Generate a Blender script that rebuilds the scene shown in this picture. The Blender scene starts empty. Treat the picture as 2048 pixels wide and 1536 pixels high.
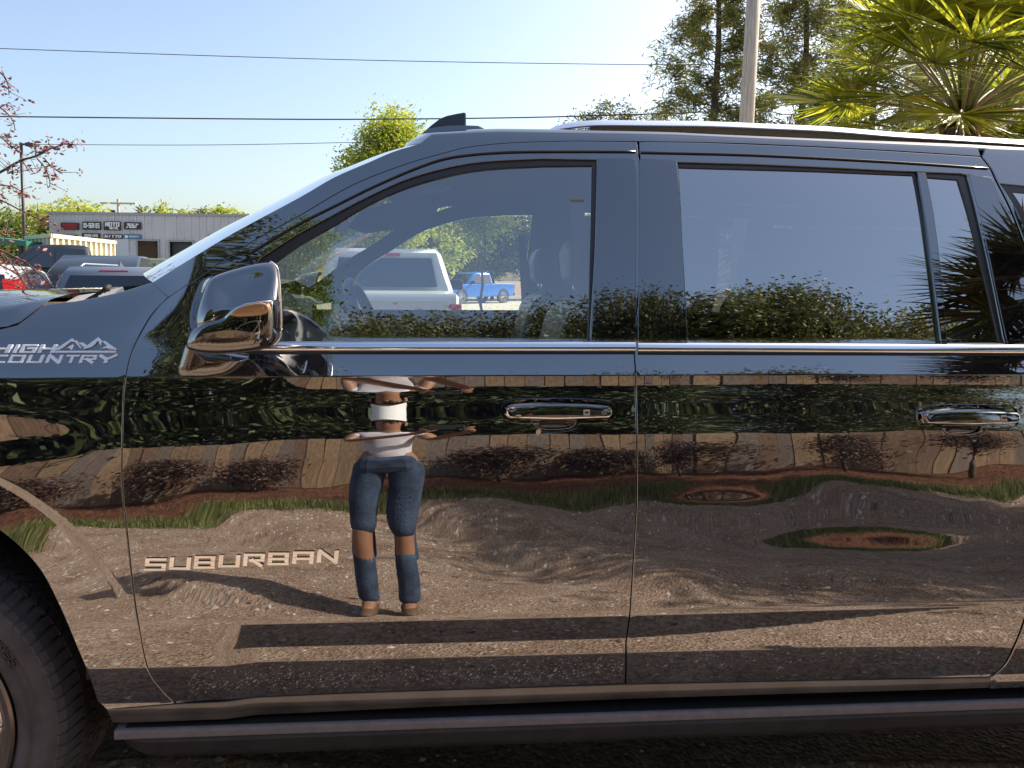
import bpy, math, random, numpy as np
from mathutils import Vector, Matrix
from mathutils.geometry import delaunay_2d_cdt
sc = bpy.context.scene
COL = sc.collection
R = math.radians
random.seed(7); RNG = np.random.default_rng(7)
# ------------------------------------------------------------------ camera, light, exposure
FPX = 1538.0; W = 2048
CAM = np.array([0, -1.8, 1.49]); YAW = R(4.3); PIT = R(4.0); ROLL = 0.009
_f = np.array([math.sin(YAW)*math.cos(PIT), math.cos(YAW)*math.cos(PIT), -math.sin(PIT)])
_r0 = np.array([math.cos(YAW), -math.sin(YAW), 0]); _u0 = np.cross(_r0, _f)
_r = _r0*math.cos(ROLL)+_u0*math.sin(ROLL); _u = _u0*math.cos(ROLL)-_r0*math.sin(ROLL)
SHIFT = -(208-math.tan(PIT)*FPX)/W
cd = bpy.data.cameras.new('camera'); cam = bpy.data.objects.new('camera', cd); COL.objects.link(cam)
m = Matrix.Identity(4)
for i in range(3):
    m[i][0] = _r[i]; m[i][1] = _u[i]; m[i][2] = -_f[i]; m[i][3] = CAM[i]
cam.matrix_world = m
cd.sensor_width = 36; cd.lens = FPX/W*36; cd.shift_y = SHIFT; cd.clip_start = 0.02; cd.clip_end = 2000
sc.camera = cam
SUN_EL = R(38); SUN_AZ = math.atan2(.89, .46)          # azimuth from +Y towards +X
wd = bpy.data.worlds.new('World'); sc.world = wd; wd.use_nodes = True
nt = wd.node_tree; bg = nt.nodes['Background']
sky = nt.nodes.new('ShaderNodeTexSky'); sky.sky_type = 'NISHITA'; sky.sun_disc = False
sky.sun_elevation = SUN_EL; sky.sun_rotation = SUN_AZ; sky.air_density = 1.0; sky.dust_density = 2.6; sky.ozone_density = .7
nt.links.new(sky.outputs[0], bg.inputs[0]); bg.inputs[1].default_value = 0.125
sl = bpy.data.lights.new('sun', 'SUN'); sl.energy = 5.0; sl.angle = R(.5); sl.color = (1, .93, .82)
so = bpy.data.objects.new('sun', sl); COL.objects.link(so)
sd = Vector((math.sin(SUN_AZ)*math.cos(SUN_EL), math.cos(SUN_AZ)*math.cos(SUN_EL), math.sin(SUN_EL)))
so.rotation_euler = (-sd).to_track_quat('-Z', 'Y').to_euler(); so.location = (20, 10, 30)
sc.view_settings.view_transform = 'Standard'; sc.view_settings.look = 'None'
sc.view_settings.exposure = 1.0; sc.view_settings.gamma = 1; sc.view_settings.use_curve_mapping = False
sc.render.engine = 'CYCLES'; sc.cycles.use_denoising = True
sc.cycles.max_bounces = 10; sc.cycles.glossy_bounces = 4; sc.cycles.transparent_max_bounces = 16
sc.cycles.transmission_bounces = 6; sc.cycles.caustics_reflective = False; sc.cycles.caustics_refractive = False

def at(px, py, Y):
    d = _f+_r*((px-1024)/FPX)+_u*((768-py)/FPX+SHIFT*W/FPX)
    p = CAM+d*((Y-CAM[1])/d[1])
    return Vector(p)

# ------------------------------------------------------------------ materials
MATS = {}
def nodes(name):
    mt = bpy.data.materials.new(name); mt.use_nodes = True; MATS[name] = mt
    return mt, mt.node_tree.nodes, mt.node_tree.links, mt.node_tree.nodes['Principled BSDF']
def mat(name, col, rough=.5, metal=0., ior=1.5, var=0., scale=8., bump=0., bscale=60., emit=None, stretch=None, col2=None, coat=0.):
    mt, N, L, b = nodes(name)
    b.inputs['Base Color'].default_value = (*col, 1); b.inputs['Roughness'].default_value = rough
    b.inputs['Metallic'].default_value = metal; b.inputs['IOR'].default_value = ior
    b.inputs['Coat Weight'].default_value = coat; b.inputs['Coat Roughness'].default_value = .03
    if var or bump or col2:
        tc = N.new('ShaderNodeTexCoord'); mp = N.new('ShaderNodeMapping'); L.new(tc.outputs['Object'], mp.inputs[0])
        if stretch: mp.inputs['Scale'].default_value = stretch
        if var or col2:
            n = N.new('ShaderNodeTexNoise'); n.inputs['Scale'].default_value = scale; n.inputs['Detail'].default_value = 6
            n.inputs['Roughness'].default_value = .65
            L.new(mp.outputs[0], n.inputs[0]); cr = N.new('ShaderNodeValToRGB')
            c2 = col2 if col2 else tuple(min(1, c*(1+var)) for c in col)
            c1 = tuple(c*(1-var) for c in col) if not col2 else col
            cr.color_ramp.elements[0].position = .35; cr.color_ramp.elements[1].position = .65
            cr.color_ramp.elements[0].color = (*c1, 1); cr.color_ramp.elements[1].color = (*c2, 1)
            L.new(n.outputs[0], cr.inputs[0]); L.new(cr.outputs[0], b.inputs['Base Color'])
        if bump:
            n2 = N.new('ShaderNodeTexNoise'); n2.inputs['Scale'].default_value = bscale; n2.inputs['Detail'].default_value = 4
            L.new(mp.outputs[0], n2.inputs[0]); bp = N.new('ShaderNodeBump'); bp.inputs['Strength'].default_value = bump
            bp.inputs['Distance'].default_value = .02; L.new(n2.outputs[0], bp.inputs['Height']); L.new(bp.outputs[0], b.inputs['Normal'])
    if emit: b.inputs['Emission Color'].default_value = (*emit, 1); b.inputs['Emission Strength'].default_value = 1
    return mt
def glass(name, tint, refl, rough=0.0, fres=True):
    mt, N, L, b = nodes(name); N.remove(b); out = N['Material Output']
    tr = N.new('ShaderNodeBsdfTransparent'); tr.inputs[0].default_value = (*tint, 1)
    gl = N.new('ShaderNodeBsdfGlossy'); gl.inputs['Roughness'].default_value = rough; gl.inputs[0].default_value = (1, .98, .96, 1)
    mx = N.new('ShaderNodeMixShader'); L.new(tr.outputs[0], mx.inputs[1]); L.new(gl.outputs[0], mx.inputs[2])
    lw = N.new('ShaderNodeFresnel'); lw.inputs[0].default_value = 1.5
    ma = N.new('ShaderNodeMath'); ma.operation = 'ADD'; ma.inputs[1].default_value = refl; ma.use_clamp = True
    L.new(lw.outputs[0], ma.inputs[0]); L.new(ma.outputs[0], mx.inputs[0]); L.new(mx.outputs[0], out.inputs[0])
    return mt
def leafmat(name, c1, c2, trans=.45, scale=.6, rough=.55):
    mt, N, L, b = nodes(name); out = N['Material Output']
    g = N.new('ShaderNodeNewGeometry'); n = N.new('ShaderNodeTexNoise'); n.inputs['Scale'].default_value = scale; n.inputs['Detail'].default_value = 5
    tc = N.new('ShaderNodeTexCoord'); L.new(tc.outputs['Object'], n.inputs[0])
    ad = N.new('ShaderNodeMath'); ad.operation = 'MULTIPLY_ADD'; L.new(g.outputs['Random Per Island'], ad.inputs[0]); ad.inputs[1].default_value = .5
    L.new(n.outputs[0], ad.inputs[2]); cr = N.new('ShaderNodeValToRGB'); L.new(ad.outputs[0], cr.inputs[0])
    cr.color_ramp.elements[0].position = .45; cr.color_ramp.elements[1].position = 1.0
    cr.color_ramp.elements[0].color = (*c1, 1); cr.color_ramp.elements[1].color = (*c2, 1)
    L.new(cr.outputs[0], b.inputs['Base Color']); b.inputs['Roughness'].default_value = rough
    tl = N.new('ShaderNodeBsdfTranslucent'); L.new(cr.outputs[0], tl.inputs[0])
    mx = N.new('ShaderNodeMixShader'); mx.inputs[0].default_value = trans
    L.new(b.outputs[0], mx.inputs[1]); L.new(tl.outputs[0], mx.inputs[2]); L.new(mx.outputs[0], out.inputs[0])
    return mt
def paint(name, col, f_ior, rough=.02, flake=.5, scale=900, dust=0.):
    mt, N, L, b = nodes(name)
    b.inputs['Roughness'].default_value = rough; b.inputs['IOR'].default_value = f_ior
    tc = N.new('ShaderNodeTexCoord'); v = N.new('ShaderNodeTexVoronoi'); v.inputs['Scale'].default_value = scale
    L.new(tc.outputs['Object'], v.inputs[0]); cr = N.new('ShaderNodeValToRGB'); L.new(v.outputs['Color'], cr.inputs[0])
    cr.color_ramp.elements[0].position = .3; cr.color_ramp.elements[1].position = 1
    cr.color_ramp.elements[0].color = (*[c*(1-flake) for c in col], 1); cr.color_ramp.elements[1].color = (*[c*(1+flake) for c in col], 1)
    if dust:
        n = N.new('ShaderNodeTexNoise'); n.inputs['Scale'].default_value = 3.5; n.inputs['Detail'].default_value = 9; n.inputs['Roughness'].default_value = .7
        L.new(tc.outputs['Object'], n.inputs[0])
        mr = N.new('ShaderNodeMapRange'); mr.inputs[1].default_value = .42; mr.inputs[2].default_value = .75; mr.inputs[3].default_value = .15*dust; mr.inputs[4].default_value = dust
        L.new(n.outputs[0], mr.inputs[0])
        sx = N.new('ShaderNodeSeparateXYZ'); L.new(tc.outputs['Object'], sx.inputs[0])
        m2 = N.new('ShaderNodeMapRange'); m2.inputs[1].default_value = .95; m2.inputs[2].default_value = .4; m2.inputs[3].default_value = .5; m2.inputs[4].default_value = 1.5
        L.new(sx.outputs[2], m2.inputs[0]); mu = N.new('ShaderNodeMath'); mu.operation = 'MULTIPLY'
        L.new(mr.outputs[0], mu.inputs[0]); L.new(m2.outputs[0], mu.inputs[1])
        mx = N.new('ShaderNodeMixRGB'); L.new(mu.outputs[0], mx.inputs[0]); L.new(cr.outputs[0], mx.inputs[1]); mx.inputs[2].default_value = (.32, .26, .21, 1)
        L.new(mx.outputs[0], b.inputs['Base Color'])
    else: L.new(cr.outputs[0], b.inputs['Base Color'])
    return mt
PAINT = paint('black_paint', (.007, .008, .016), 3.55, .012, .6, 900, .09)
PIANO = paint('gloss_black_trim', (.004, .004, .008), 3.0, .012, .3, 900, .03)
BADGE2 = mat('badge_satin', (1., 1., 1.), .42, .55)
CHROME = mat('chrome', (.96, .96, .97), .08, 1.0)
SATIN = mat('satin_aluminium', (.92, .94, .97), .25, 1.0)
BADGE = mat('badge_chrome', (.97, .97, .97), .10, 1.0)
SEAL = mat('rubber_seal', (.022, .014, .011), .32, 0, 1.7)
BLACK = mat('black_plastic', (.01, .01, .012), .6)
STEP = mat('step_plastic', (.03, .029, .032), .42, 0, 1.6, var=.35, scale=14, bump=.12, bscale=500)
STEPTOP = mat('step_edge_plastic', (.22, .19, .20), .45, .0, var=.12, scale=30)
ROCK = mat('rocker_dusty_plastic', (.10, .088, .08), .28, 0, 2.2, var=.35, scale=9)
GL_F = glass('clear_side_glass', (1, 1, .97), .29)
GL_R = glass('privacy_glass', (.09, .10, .105), .45)
GL_W = glass('windshield_glass', (.70, .84, .86), .25)
TYRE = mat('tyre_rubber', (.11, .098, .10), .62, 0, 1.45, var=.35, scale=7, bump=.15, bscale=140)
LINER = mat('grey_headliner', (.16, .16, .165), .9)
TRIM = mat('dark_interior', (.06, .06, .065), .6, var=.2)
TRIML = mat('pale_interior_trim', (.30, .31, .31), .5)
LEATHER = mat('black_leather', (.055, .055, .06), .38)
MIRG = mat('mirror_glass', (.9, .9, .9), .02, 1.0)
SCREEN = mat('dark_screen', (.005, .005, .008), .05, 0, 1.6)
RED = mat('red_lens', (.55, .01, .01), .15, emit=None)
CLEAR = mat('clear_lens', (.55, .56, .58), .12, .3)
AMBER = mat('amber_lens', (.5, .22, .05), .15)
RUB = mat('dark_rubber', (.015, .015, .015), .7)
DGLASS = mat('dark_car_glass', (.010, .014, .022), .03, 0, 1.9)
RIM_A = mat('alloy_rim', (.45, .42, .4), .25, .9)
RIM_D = mat('dark_rim', (.03, .03, .03), .3, .5)
# ------------------------------------------------------------------ builders
class MB:
    def __init__(s): s.v = []; s.f = []; s.m = []
    def add(s, vs, fs, mi=0):
        o = len(s.v); s.v += [tuple(v) for v in vs]; s.f += [tuple(i+o for i in f) for f in fs]; s.m += [mi]*len(fs)
    def box(s, a, b, mi=0, M=None):
        x0, y0, z0 = a; x1, y1, z1 = b
        vs = [Vector(p) for p in ((x0,y0,z0),(x1,y0,z0),(x1,y1,z0),(x0,y1,z0),(x0,y0,z1),(x1,y0,z1),(x1,y1,z1),(x0,y1,z1))]
        if M: vs = [M @ v for v in vs]
        s.add(vs, [(0,3,2,1),(4,5,6,7),(0,1,5,4),(1,2,6,5),(2,3,7,6),(3,0,4,7)], mi)
    def tube(s, pts, rad, n=8, mi=0, cap=True):
        pts = [Vector(p) for p in pts]; k = len(pts)
        rs = rad if isinstance(rad, (list, tuple)) else [rad]*k
        vs = []; up = Vector((0, 0, 1))
        for i, p in enumerate(pts):
            t = (pts[min(i+1, k-1)]-pts[max(i-1, 0)]).normalized()
            a = t.cross(up)
            if a.length < .05: a = t.cross(Vector((1, 0, 0)))
            a.normalize(); b = t.cross(a)
            for j in range(n):
                th = 2*math.pi*j/n; vs.append(p+(a*math.cos(th)+b*math.sin(th))*rs[i])
        fs = [(i*n+j, i*n+(j+1) % n, (i+1)*n+(j+1) % n, (i+1)*n+j) for i in range(k-1) for j in range(n)]
        if cap: fs += [tuple(reversed(range(n))), tuple((k-1)*n+j for j in range(n))]
        s.add(vs, fs, mi)
    def lathe(s, prof, c, n=48, axis='y', mi=0, mis=None):
        # prof: (radius, axial)
        c = Vector(c); vs = []
        for r, a in prof:
            for j in range(n):
                th = 2*math.pi*j/n
                if axis == 'y': vs.append(c+Vector((r*math.cos(th), a, r*math.sin(th))))
                elif axis == 'z': vs.append(c+Vector((r*math.cos(th), r*math.sin(th), a)))
                else: vs.append(c+Vector((a, r*math.cos(th), r*math.sin(th))))
        for i in range(len(prof)-1):
            s.add([], [], 0); o = 0
            fs = [(i*n+j, i*n+(j+1) % n, (i+1)*n+(j+1) % n, (i+1)*n+j) for j in range(n)]
            if i == 0: base = len(s.v); s.v += [tuple(v) for v in vs]
            s.f += [tuple(q+base for q in f) for f in fs]; s.m += [mis[i] if mis else mi]*n
    def prism(s, poly, fn0, fn1, mi=0):
        # poly 2d; fn0/fn1 map (a,b)->3d for the two ends
        n = len(poly); vs = [fn0(*p) for p in poly]+[fn1(*p) for p in poly]
        fs = [tuple(range(n)), tuple(reversed(range(n, 2*n)))]+[(i, i+n, (i+1) % n+n, (i+1) % n) for i in range(n)]
        s.add(vs, fs, mi)
    def build(s, name, mats, parent=None, smooth=False, bevel=0, recalc=True, angle=None):
        me = bpy.data.meshes.new(name); me.from_pydata(s.v, [], s.f); me.update()
        if not isinstance(mats, (list, tuple)): mats = [mats]
        for q in mats: me.materials.append(q)
        if len(mats) > 1: me.polygons.foreach_set('material_index', s.m)
        if recalc:
            import bmesh
            bm = bmesh.new(); bm.from_mesh(me); bmesh.ops.recalc_face_normals(bm, faces=bm.faces); bm.to_mesh(me); bm.free()
        if smooth: me.polygons.foreach_set('use_smooth', [True]*len(me.polygons))
        o = bpy.data.objects.new(name, me); COL.objects.link(o)
        if parent: o.parent = parent
        if bevel:
            b = o.modifiers.new('b', 'BEVEL'); b.width = bevel; b.segments = 2; b.limit_method = 'ANGLE'; b.angle_limit = R(35)
        if angle:
            me.set_sharp_from_angle(angle=R(angle))
        return o
def tag(o, label=None, cat=None, group=None, kind=None):
    if label: o['label'] = label
    if cat: o['category'] = cat
    if group: o['group'] = group
    if kind: o['kind'] = kind
    return o
def thing(name, label, cat, loc=(0,0,0), rz=0, group=None):
    o = bpy.data.objects.new(name, None); COL.objects.link(o); o.location = loc; o.rotation_euler = (0, 0, rz)
    o.empty_display_size = .2
    return tag(o, label, cat, group)
def obj_np(name, V, F, mats, parent=None, smooth=False):
    me = bpy.data.meshes.new(name); V = np.asarray(V, dtype=np.float32); F = np.asarray(F, dtype=np.int32)
    k = F.shape[1]; me.vertices.add(len(V)); me.vertices.foreach_set('co', V.ravel())
    me.loops.add(F.size); me.loops.foreach_set('vertex_index', F.ravel())
    me.polygons.add(len(F)); me.polygons.foreach_set('loop_start', np.arange(0, F.size, k, dtype=np.int32))
    me.polygons.foreach_set('loop_total', np.full(len(F), k, dtype=np.int32)); me.update(calc_edges=True)
    if smooth: me.polygons.foreach_set('use_smooth', [True]*len(F))
    for q in (mats if isinstance(mats, (list, tuple)) else [mats]): me.materials.append(q)
    o = bpy.data.objects.new(name, me); COL.objects.link(o)
    if parent: o.parent = parent
    return o

# ------------------------------------------------------------------ car side surface  y = S(x, z)
def ss(a, b, x): t = np.clip((np.asarray(x, float)-a)/(b-a), 0, 1); return t*t*(3-2*t)
ZG = np.arange(.30, 2.0, .001)
def integ(tab):
    z, t = zip(*tab); tt = np.tan(np.radians(np.interp(ZG, z, t))); s = np.cumsum(tt)*.001
    return s-np.interp(1.0, ZG, s)
CAB = [(.30,-20),(.452,-20),(.455,-35),(.470,-12),(.476,8),(.489,5),(.492,-14),(.53,-12),(.578,-8),(.586,-3),(.617,-2),(.64,-.5),(.688,1.5),(.70,3.2),
       (.78,3.7),(.866,4.3),(.93,3.9),(.989,3.6),(1.026,4.0),(1.07,4.7),(1.10,6.2),(1.119,8.0),(1.14,11.),(1.165,13.),(1.19,12.5),(1.215,9.5),(1.23,6.5),(1.255,3.6),(1.2595,3.4),
       (1.262,21),(1.285,22),(1.31,24),(1.345,19),(1.35,17),(1.45,17.5),(1.6,19.5),(1.75,22.5),(1.86,26),(1.88,35),(1.95,60)]
FEN = [p for p in CAB if p[0] < 1.2596]+[(1.262,28),(1.29,32),(1.33,37),(1.37,43),(1.41,52),(1.45,64),(1.5,70),(1.6,40),(2.0,20)]
def bell(z, c, w): return np.exp(-((z-c)/w)**2)
T_C = integ(CAB); T_F = integ(FEN)
FAC = np.cumsum(np.tan(np.radians(np.where((ZG > .622) & (ZG < .684), -13., 0)))*.001); FAC -= np.interp(1.0, ZG, FAC)
B1 = np.cumsum(np.radians(bell(ZG, .968, .017)))*.001; B2 = np.cumsum(np.radians(bell(ZG, .845, .04)))*.001; B5 = np.cumsum(np.radians(bell(ZG, 1.205, .035)))*.001; B4 = np.cumsum(np.radians(bell(ZG, 1.262, .030)))*.001; B3 = np.cumsum(np.radians(bell(ZG, .78, .05)))*.001
WC = Vector((-1.325, 0, .417))     # front wheel centre
def S(x, z):
    x = np.asarray(x, float); z = np.asarray(z, float)
    dl = np.interp(x, [-1.2, -.9, -.75, -.37, .1, .9, 1.4], [.085, .060, .045, .016, 0, -.012, -.004])
    zz = z+dl*np.exp(-((z-1.06)/.13)**2)
    w = ss(-1.0, -.62, x)
    s = np.interp(zz, ZG, T_C)*w+np.interp(zz, ZG, T_F)*(1-w)
    fm = ss(-.55, -.46, x)
    kf = 1-.96*ss(.35, 1.45, x)
    s = s+np.interp(.684-(.684-z)/kf, ZG, FAC)*fm*kf
    s = s+np.interp(z, ZG, B1)*2.6*ss(.45, .62, x)*(1-ss(.62, .85, x))+np.interp(z, ZG, B2)*2.7*ss(.5, .85, x)*(1-.5*ss(1.1, 1.5, x))
    s = s+np.interp(z, ZG, B3)*1.2*np.sin(x*5.2+1.0)*(1-ss(.4, .7, x))
    s = s+np.interp(z, ZG, B5)*5*(1-ss(-1.0, -.7, x))
    s = s+np.interp(z, ZG, B4)*7.5*(1-ss(-.60, -.28, x))
    wob = ss(.70, .80, z)*(1-ss(1.16, 1.24, z))
    s = s+wob*(3.0e-4*np.sin(x*8+z*8+.5)*np.sin(z*21+x*4+1)+0.4e-4*np.sin(x*37+z*17)*np.sin(z*43-x*9)+1.6e-4*np.sin(z*30+2.2*np.sin(x*5+1))*ss(.3,.8,x))
    s = s+.006*(x-.15)**2
    # fender flare: a rounded lip around the wheel opening
    d = np.hypot(x-WC.x, (z-WC.z)*.97)-.652
    fl = ss(.010, -.012, d)*ss(.70, .90, z)*(1-ss(-.9, -.6, x))
    fl2 = ss(-.012, -.034, d)*ss(.62, .86, z)
    return s+.0026*fl
def hs(px, py, off=0.):
    Y = .05
    for _ in range(14):
        p = at(px, py, Y); Y = .5*Y+.5*(float(S(p.x, p.z))+off)
    return (p.x, p.z)
def hl(pts, off=0.): return [hs(a, b, off) for a, b in pts]
def nrm(x, z):
    e = .0006
    gx = (S(x+e, z)-S(x-e, z))/(2*e); gz = (S(x, z+e)-S(x, z-e))/(2*e)
    n = np.stack([gx, -np.ones_like(gx), gz], 1); return n/np.linalg.norm(n, axis=1)[:, None]
def inside(P, poly):
    x, z = P[:, 0], P[:, 1]; c = np.zeros(len(P), bool); n = len(poly)
    for i in range(n):
        x1, z1 = poly[i]; x2, z2 = poly[(i+1) % n]
        if z1 == z2: continue
        k = ((z1 > z) != (z2 > z)) & (x < (x2-x1)*(z-z1)/(z2-z1)+x1); c ^= k
    return c
def dist_edges(P, poly):
    d = np.full(len(P), 9.); n = len(poly)
    for i in range(n):
        a = np.array(poly[i]); b = np.array(poly[(i+1) % n]); ab = b-a; L = ab@ab+1e-12
        t = np.clip(((P-a)@ab)/L, 0, 1); d = np.minimum(d, np.linalg.norm(P-(a+t[:, None]*ab), axis=1))
    return d
def resamp(poly, st):
    o = []; n = len(poly)
    for i in range(n):
        a = np.array(poly[i]); b = np.array(poly[(i+1) % n]); k = max(1, int(np.linalg.norm(b-a)/st))
        o += [tuple(a+(b-a)*j/k) for j in range(k)]
    return o
def area(p): return sum(p[i][0]*p[(i+1) % len(p)][1]-p[(i+1) % len(p)][0]*p[i][1] for i in range(len(p)))/2
def smooth_poly(p, it=1, closed=True):
    for _ in range(it):
        q = []
        for i in range(len(p)):
            a = p[i]; b = p[(i+1) % len(p)]
            q += [(a[0]*.75+b[0]*.25, a[1]*.75+b[1]*.25), (a[0]*.25+b[0]*.75, a[1]*.25+b[1]*.75)]
        p = q
    return p
def curve(pts, n=8):
    # catmull-rom through open points
    P = [Vector((*p, 0)) if len(p) == 2 else Vector(p) for p in pts]; o = []
    for i in range(len(P)-1):
        p0 = P[max(i-1, 0)]; p1 = P[i]; p2 = P[i+1]; p3 = P[min(i+2, len(P)-1)]
        for j in range(n):
            t = j/n
            o.append(.5*((2*p1)+(p2-p0)*t+(2*p0-5*p1+4*p2-p3)*t*t+(3*p1-p0-3*p2+p3)*t**3))
    o.append(P[-1])
    return [tuple(v)[:len(pts[0])] for v in o]
ZL = sorted(set([round(v, 4) for v in np.arange(.3, 2.0, .018)]+[round(v, 4) for v in np.arange(.618, .692, .0035)]+[.452,.455,.470,.476,.489,.492,.578,.586,.617,.620,.6235,.682,.6855,.690,.70,1.08,1.1,1.11,1.119,1.128,1.136,1.144,1.152,1.16,1.168,1.176,1.184,1.192,1.2,1.208,1.216,1.223,1.23,1.24,1.25,1.256,1.2585,1.2597,1.2608,1.2622,1.265,1.27,1.31,1.343,1.348,1.352]))
YF = 2.06   # far side mirror plane (overall width)
def panel(name, outer, mt, parent, holes=(), off=0., res=.028, rim=.02, far=False, lip=.0025, zl=None):
    if area(outer) < 0: outer = outer[::-1]
    hs_ = [h if area(h) < 0 else h[::-1] for h in holes]
    loops = [resamp(outer, .014)]+[resamp(h, .014) for h in hs_]
    xs = [p[0] for p in outer]; zs = [p[1] for p in outer]
    gz = [z for z in (zl or ZL) if min(zs) < z < max(zs)]
    gx = np.arange(min(xs), max(xs), res)
    flare = (min(xs) < -.75 and min(zs) < .9)
    if flare: gx = np.arange(min(xs), max(xs), .011)
    G = np.array([(x, z) for z in gz for x in gx]) if len(gz) and len(gx) else np.zeros((0, 2))
    if flare:
        a = []
        for rr in (.618,.624,.630,.636,.640,.646,.652,.658,.664,.668,.674):
            for th in np.arange(R(-10), R(110), .02): a.append((WC.x+rr*math.cos(th), WC.z+rr*math.sin(th)/.97))
        G = np.concatenate([G, np.array(a)])
    if len(G):
        k = inside(G, loops[0])
        for h in loops[1:]: k &= ~inside(G, h)
        G = G[k]
        for l in loops: G = G[dist_edges(G, l) > .004]
    V2 = []; E = []
    for l in loops:
        o = len(V2); V2 += l; E += [(o+i, o+(i+1) % len(l)) for i in range(len(l))]
    V2 = V2+[tuple(g) for g in G]
    vo, eo, fo, ov, oe, of = delaunay_2d_cdt([Vector(v) for v in V2], E, [], 0, 1e-6)
    P = np.array([tuple(v) for v in vo]); F = [tuple(f) for f in fo]
    C = np.array([P[list(f)].mean(0) for f in F]); k = inside(C, loops[0])
    for h in loops[1:]: k &= ~inside(C, h)
    F = [f for f, q in zip(F, k) if q]
    Y = S(P[:, 0], P[:, 1])+off; N = nrm(P[:, 0], P[:, 1])
    V = [(a[0], y, a[1]) for a, y in zip(P, Y)]; NN = [tuple(n) for n in N]
    # orient towards -Y
    F2 = []
    for f in F:
        a, b, c = P[f[0]], P[f[1]], P[f[2]]
        F2.append(f if (b[0]-a[0])*(c[1]-a[1])-(b[1]-a[1])*(c[0]-a[0]) > 0 else f[::-1])
    if rim:
        for l in loops:
            n = len(l); ar = area(l); A = np.array(l)
            T = np.roll(A, -1, 0)-np.roll(A, 1, 0); T /= np.linalg.norm(T, axis=1)[:, None]+1e-9
            O = np.stack([T[:, 1], -T[:, 0]], 1)      # outward from material (outer ccw, holes cw)
            s0 = S(A[:, 0], A[:, 1])+off; base = nrm(A[:, 0], A[:, 1]); o3 = np.stack([O[:, 0], 0*O[:, 0], O[:, 1]], 1)
            rings = []
            for (e, d, w) in ((0, 0, 0), (lip*.6, lip*.35, .5), (lip, lip*1.1, .85), (lip, rim, 1.)):
                nb = base*(1-w)+o3*w; nb /= np.linalg.norm(nb, axis=1)[:, None]
                rings.append(len(V))
                for i in range(n):
                    V.append((A[i, 0]+O[i, 0]*e, s0[i]+d, A[i, 1]+O[i, 1]*e)); NN.append(tuple(nb[i]))
            for q in range(3):
                r0, r1 = rings[q], rings[q+1]
                for i in range(n):
                    j = (i+1) % n; F2.append((r0+i, r1+i, r1+j, r0+j))
    if far:
        V = [(x, YF-y, z) for x, y, z in V]; NN = [(a, -b, c) for a, b, c in NN]; F2 = [f[::-1] for f in F2]
    me = bpy.data.meshes.new(name); me.from_pydata(V, [], F2); me.update(); me.materials.append(mt)
    me.polygons.foreach_set('use_smooth', [True]*len(me.polygons))
    me.normals_split_custom_set_from_vertices(NN)
    o = bpy.data.objects.new(name, me); COL.objects.link(o); o.parent = parent
    return o
def inset(poly, d):
    if area(poly) < 0: poly = poly[::-1]
    n = len(poly); o = []
    for i in range(n):
        a = Vector(poly[i-1]); b = Vector(poly[i]); c = Vector(poly[(i+1) % n])
        e1 = (b-a).normalized(); e2 = (c-b).normalized(); n1 = Vector((-e1.y, e1.x)); n2 = Vector((-e2.y, e2.x))
        m_ = (n1+n2); k = m_.length
        m_ = m_/k if k > 1e-6 else n1; o.append(tuple(b+m_*(d/max(.4, m_.dot(n1)))))
    return o
#PART2
# ------------------------------------------------------------------ THE BLACK SUV
suv = thing('black_suv', 'large glossy black sport utility vehicle filling the picture', 'SUV', (WC.x, 1.03, 0))
inv = Matrix.Translation((-WC.x, -1.03, 0))
class Root:  # parts are modelled in world space, then re-based on the SUV's origin
    pass
SUVPARTS_START = set(bpy.data.objects)
GAP = .0030
# outlines (traced, then laid on the curved body surface)
door_gap_f = curve([(250,757),(262,706),(287,656),(308,624),(337,594),(410,545),(498,486),(600,430),(702,371),(805,330),(890,305),(942,293),(1027,285),(1147,281.5)], 5)+[(1274,282.5)]
fd = hl(door_gap_f)
xB = hs(1272, 757)[0]; xBt = hs(1275, 283)[0]
bpil = [(xBt, hs(1275, 283)[1]), (xBt+.001, 1.62), (xB+.0, 1.345), (xB, 1.258), (xB-.001, .95), (hs(1252,1290)[0], hs(1252,1290)[1]), hs(1251,1368)]
fdb = hl(curve([(352,1408),(430,1401),(663,1388),(900,1380),(1060,1375)], 3)+[(1251,1368)])
fdf = hl(curve([(250,757),(246,800),(243,930),(246,1000),(253,1057),(265,1169),(277,1252),(294,1335),(323,1380),(352,1408)], 4))
front_cut = fdf                      # top -> bottom
front_door_poly = fd[:-1]+bpil[:-1]+[fdb[-1]]+list(reversed(fdb[:-1]))+list(reversed(fdf[1:-1]))
fd_win = hl(curve([(523,513),(590,470),(656,434),(734,393),(812,358),(891,335),(969,322),(1086,316)], 4)+[(1195,318),(1191,500),(1181,684)]+[(900,686),(600,686),(462,686),(478,610),(500,540)])
front_glass = hl(curve([(547,525),(600,488),(656,456),(734,409),(812,374),(891,351),(969,337),(1086,330)], 4)+[(1187,329),(1184,500),(1178,690),(900,690),(600,690),(480,690),(500,610),(525,548)])
seal_out_f = inset(fd_win, -.001)
door_f = tag(bpy.data.objects.new('front_door', None)); COL.objects.link(door_f); door_f.parent = suv
def shrink(poly, d=GAP): return inset(poly, d)
scoop_px = [(1062,839),(1153,839),(1153,845)]+curve([(1153,845),(1147,853),(1133,858),(1108,860),(1087,859),(1071,853),(1062,845)], 3)[1:]
scoop_r = [(1832+(a_-1003)*204/229, c_+11) for a_, c_ in scoop_px]
panel('door_panel', shrink(front_door_poly), PAINT, door_f, holes=[fd_win, hl(scoop_px)])
panel('window_seal', seal_out_f, SEAL, door_f, holes=[front_glass], off=.007, rim=.012)
panel('window_glass', inset(front_glass, -.004), GL_F, door_f, off=.013, rim=0)
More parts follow.
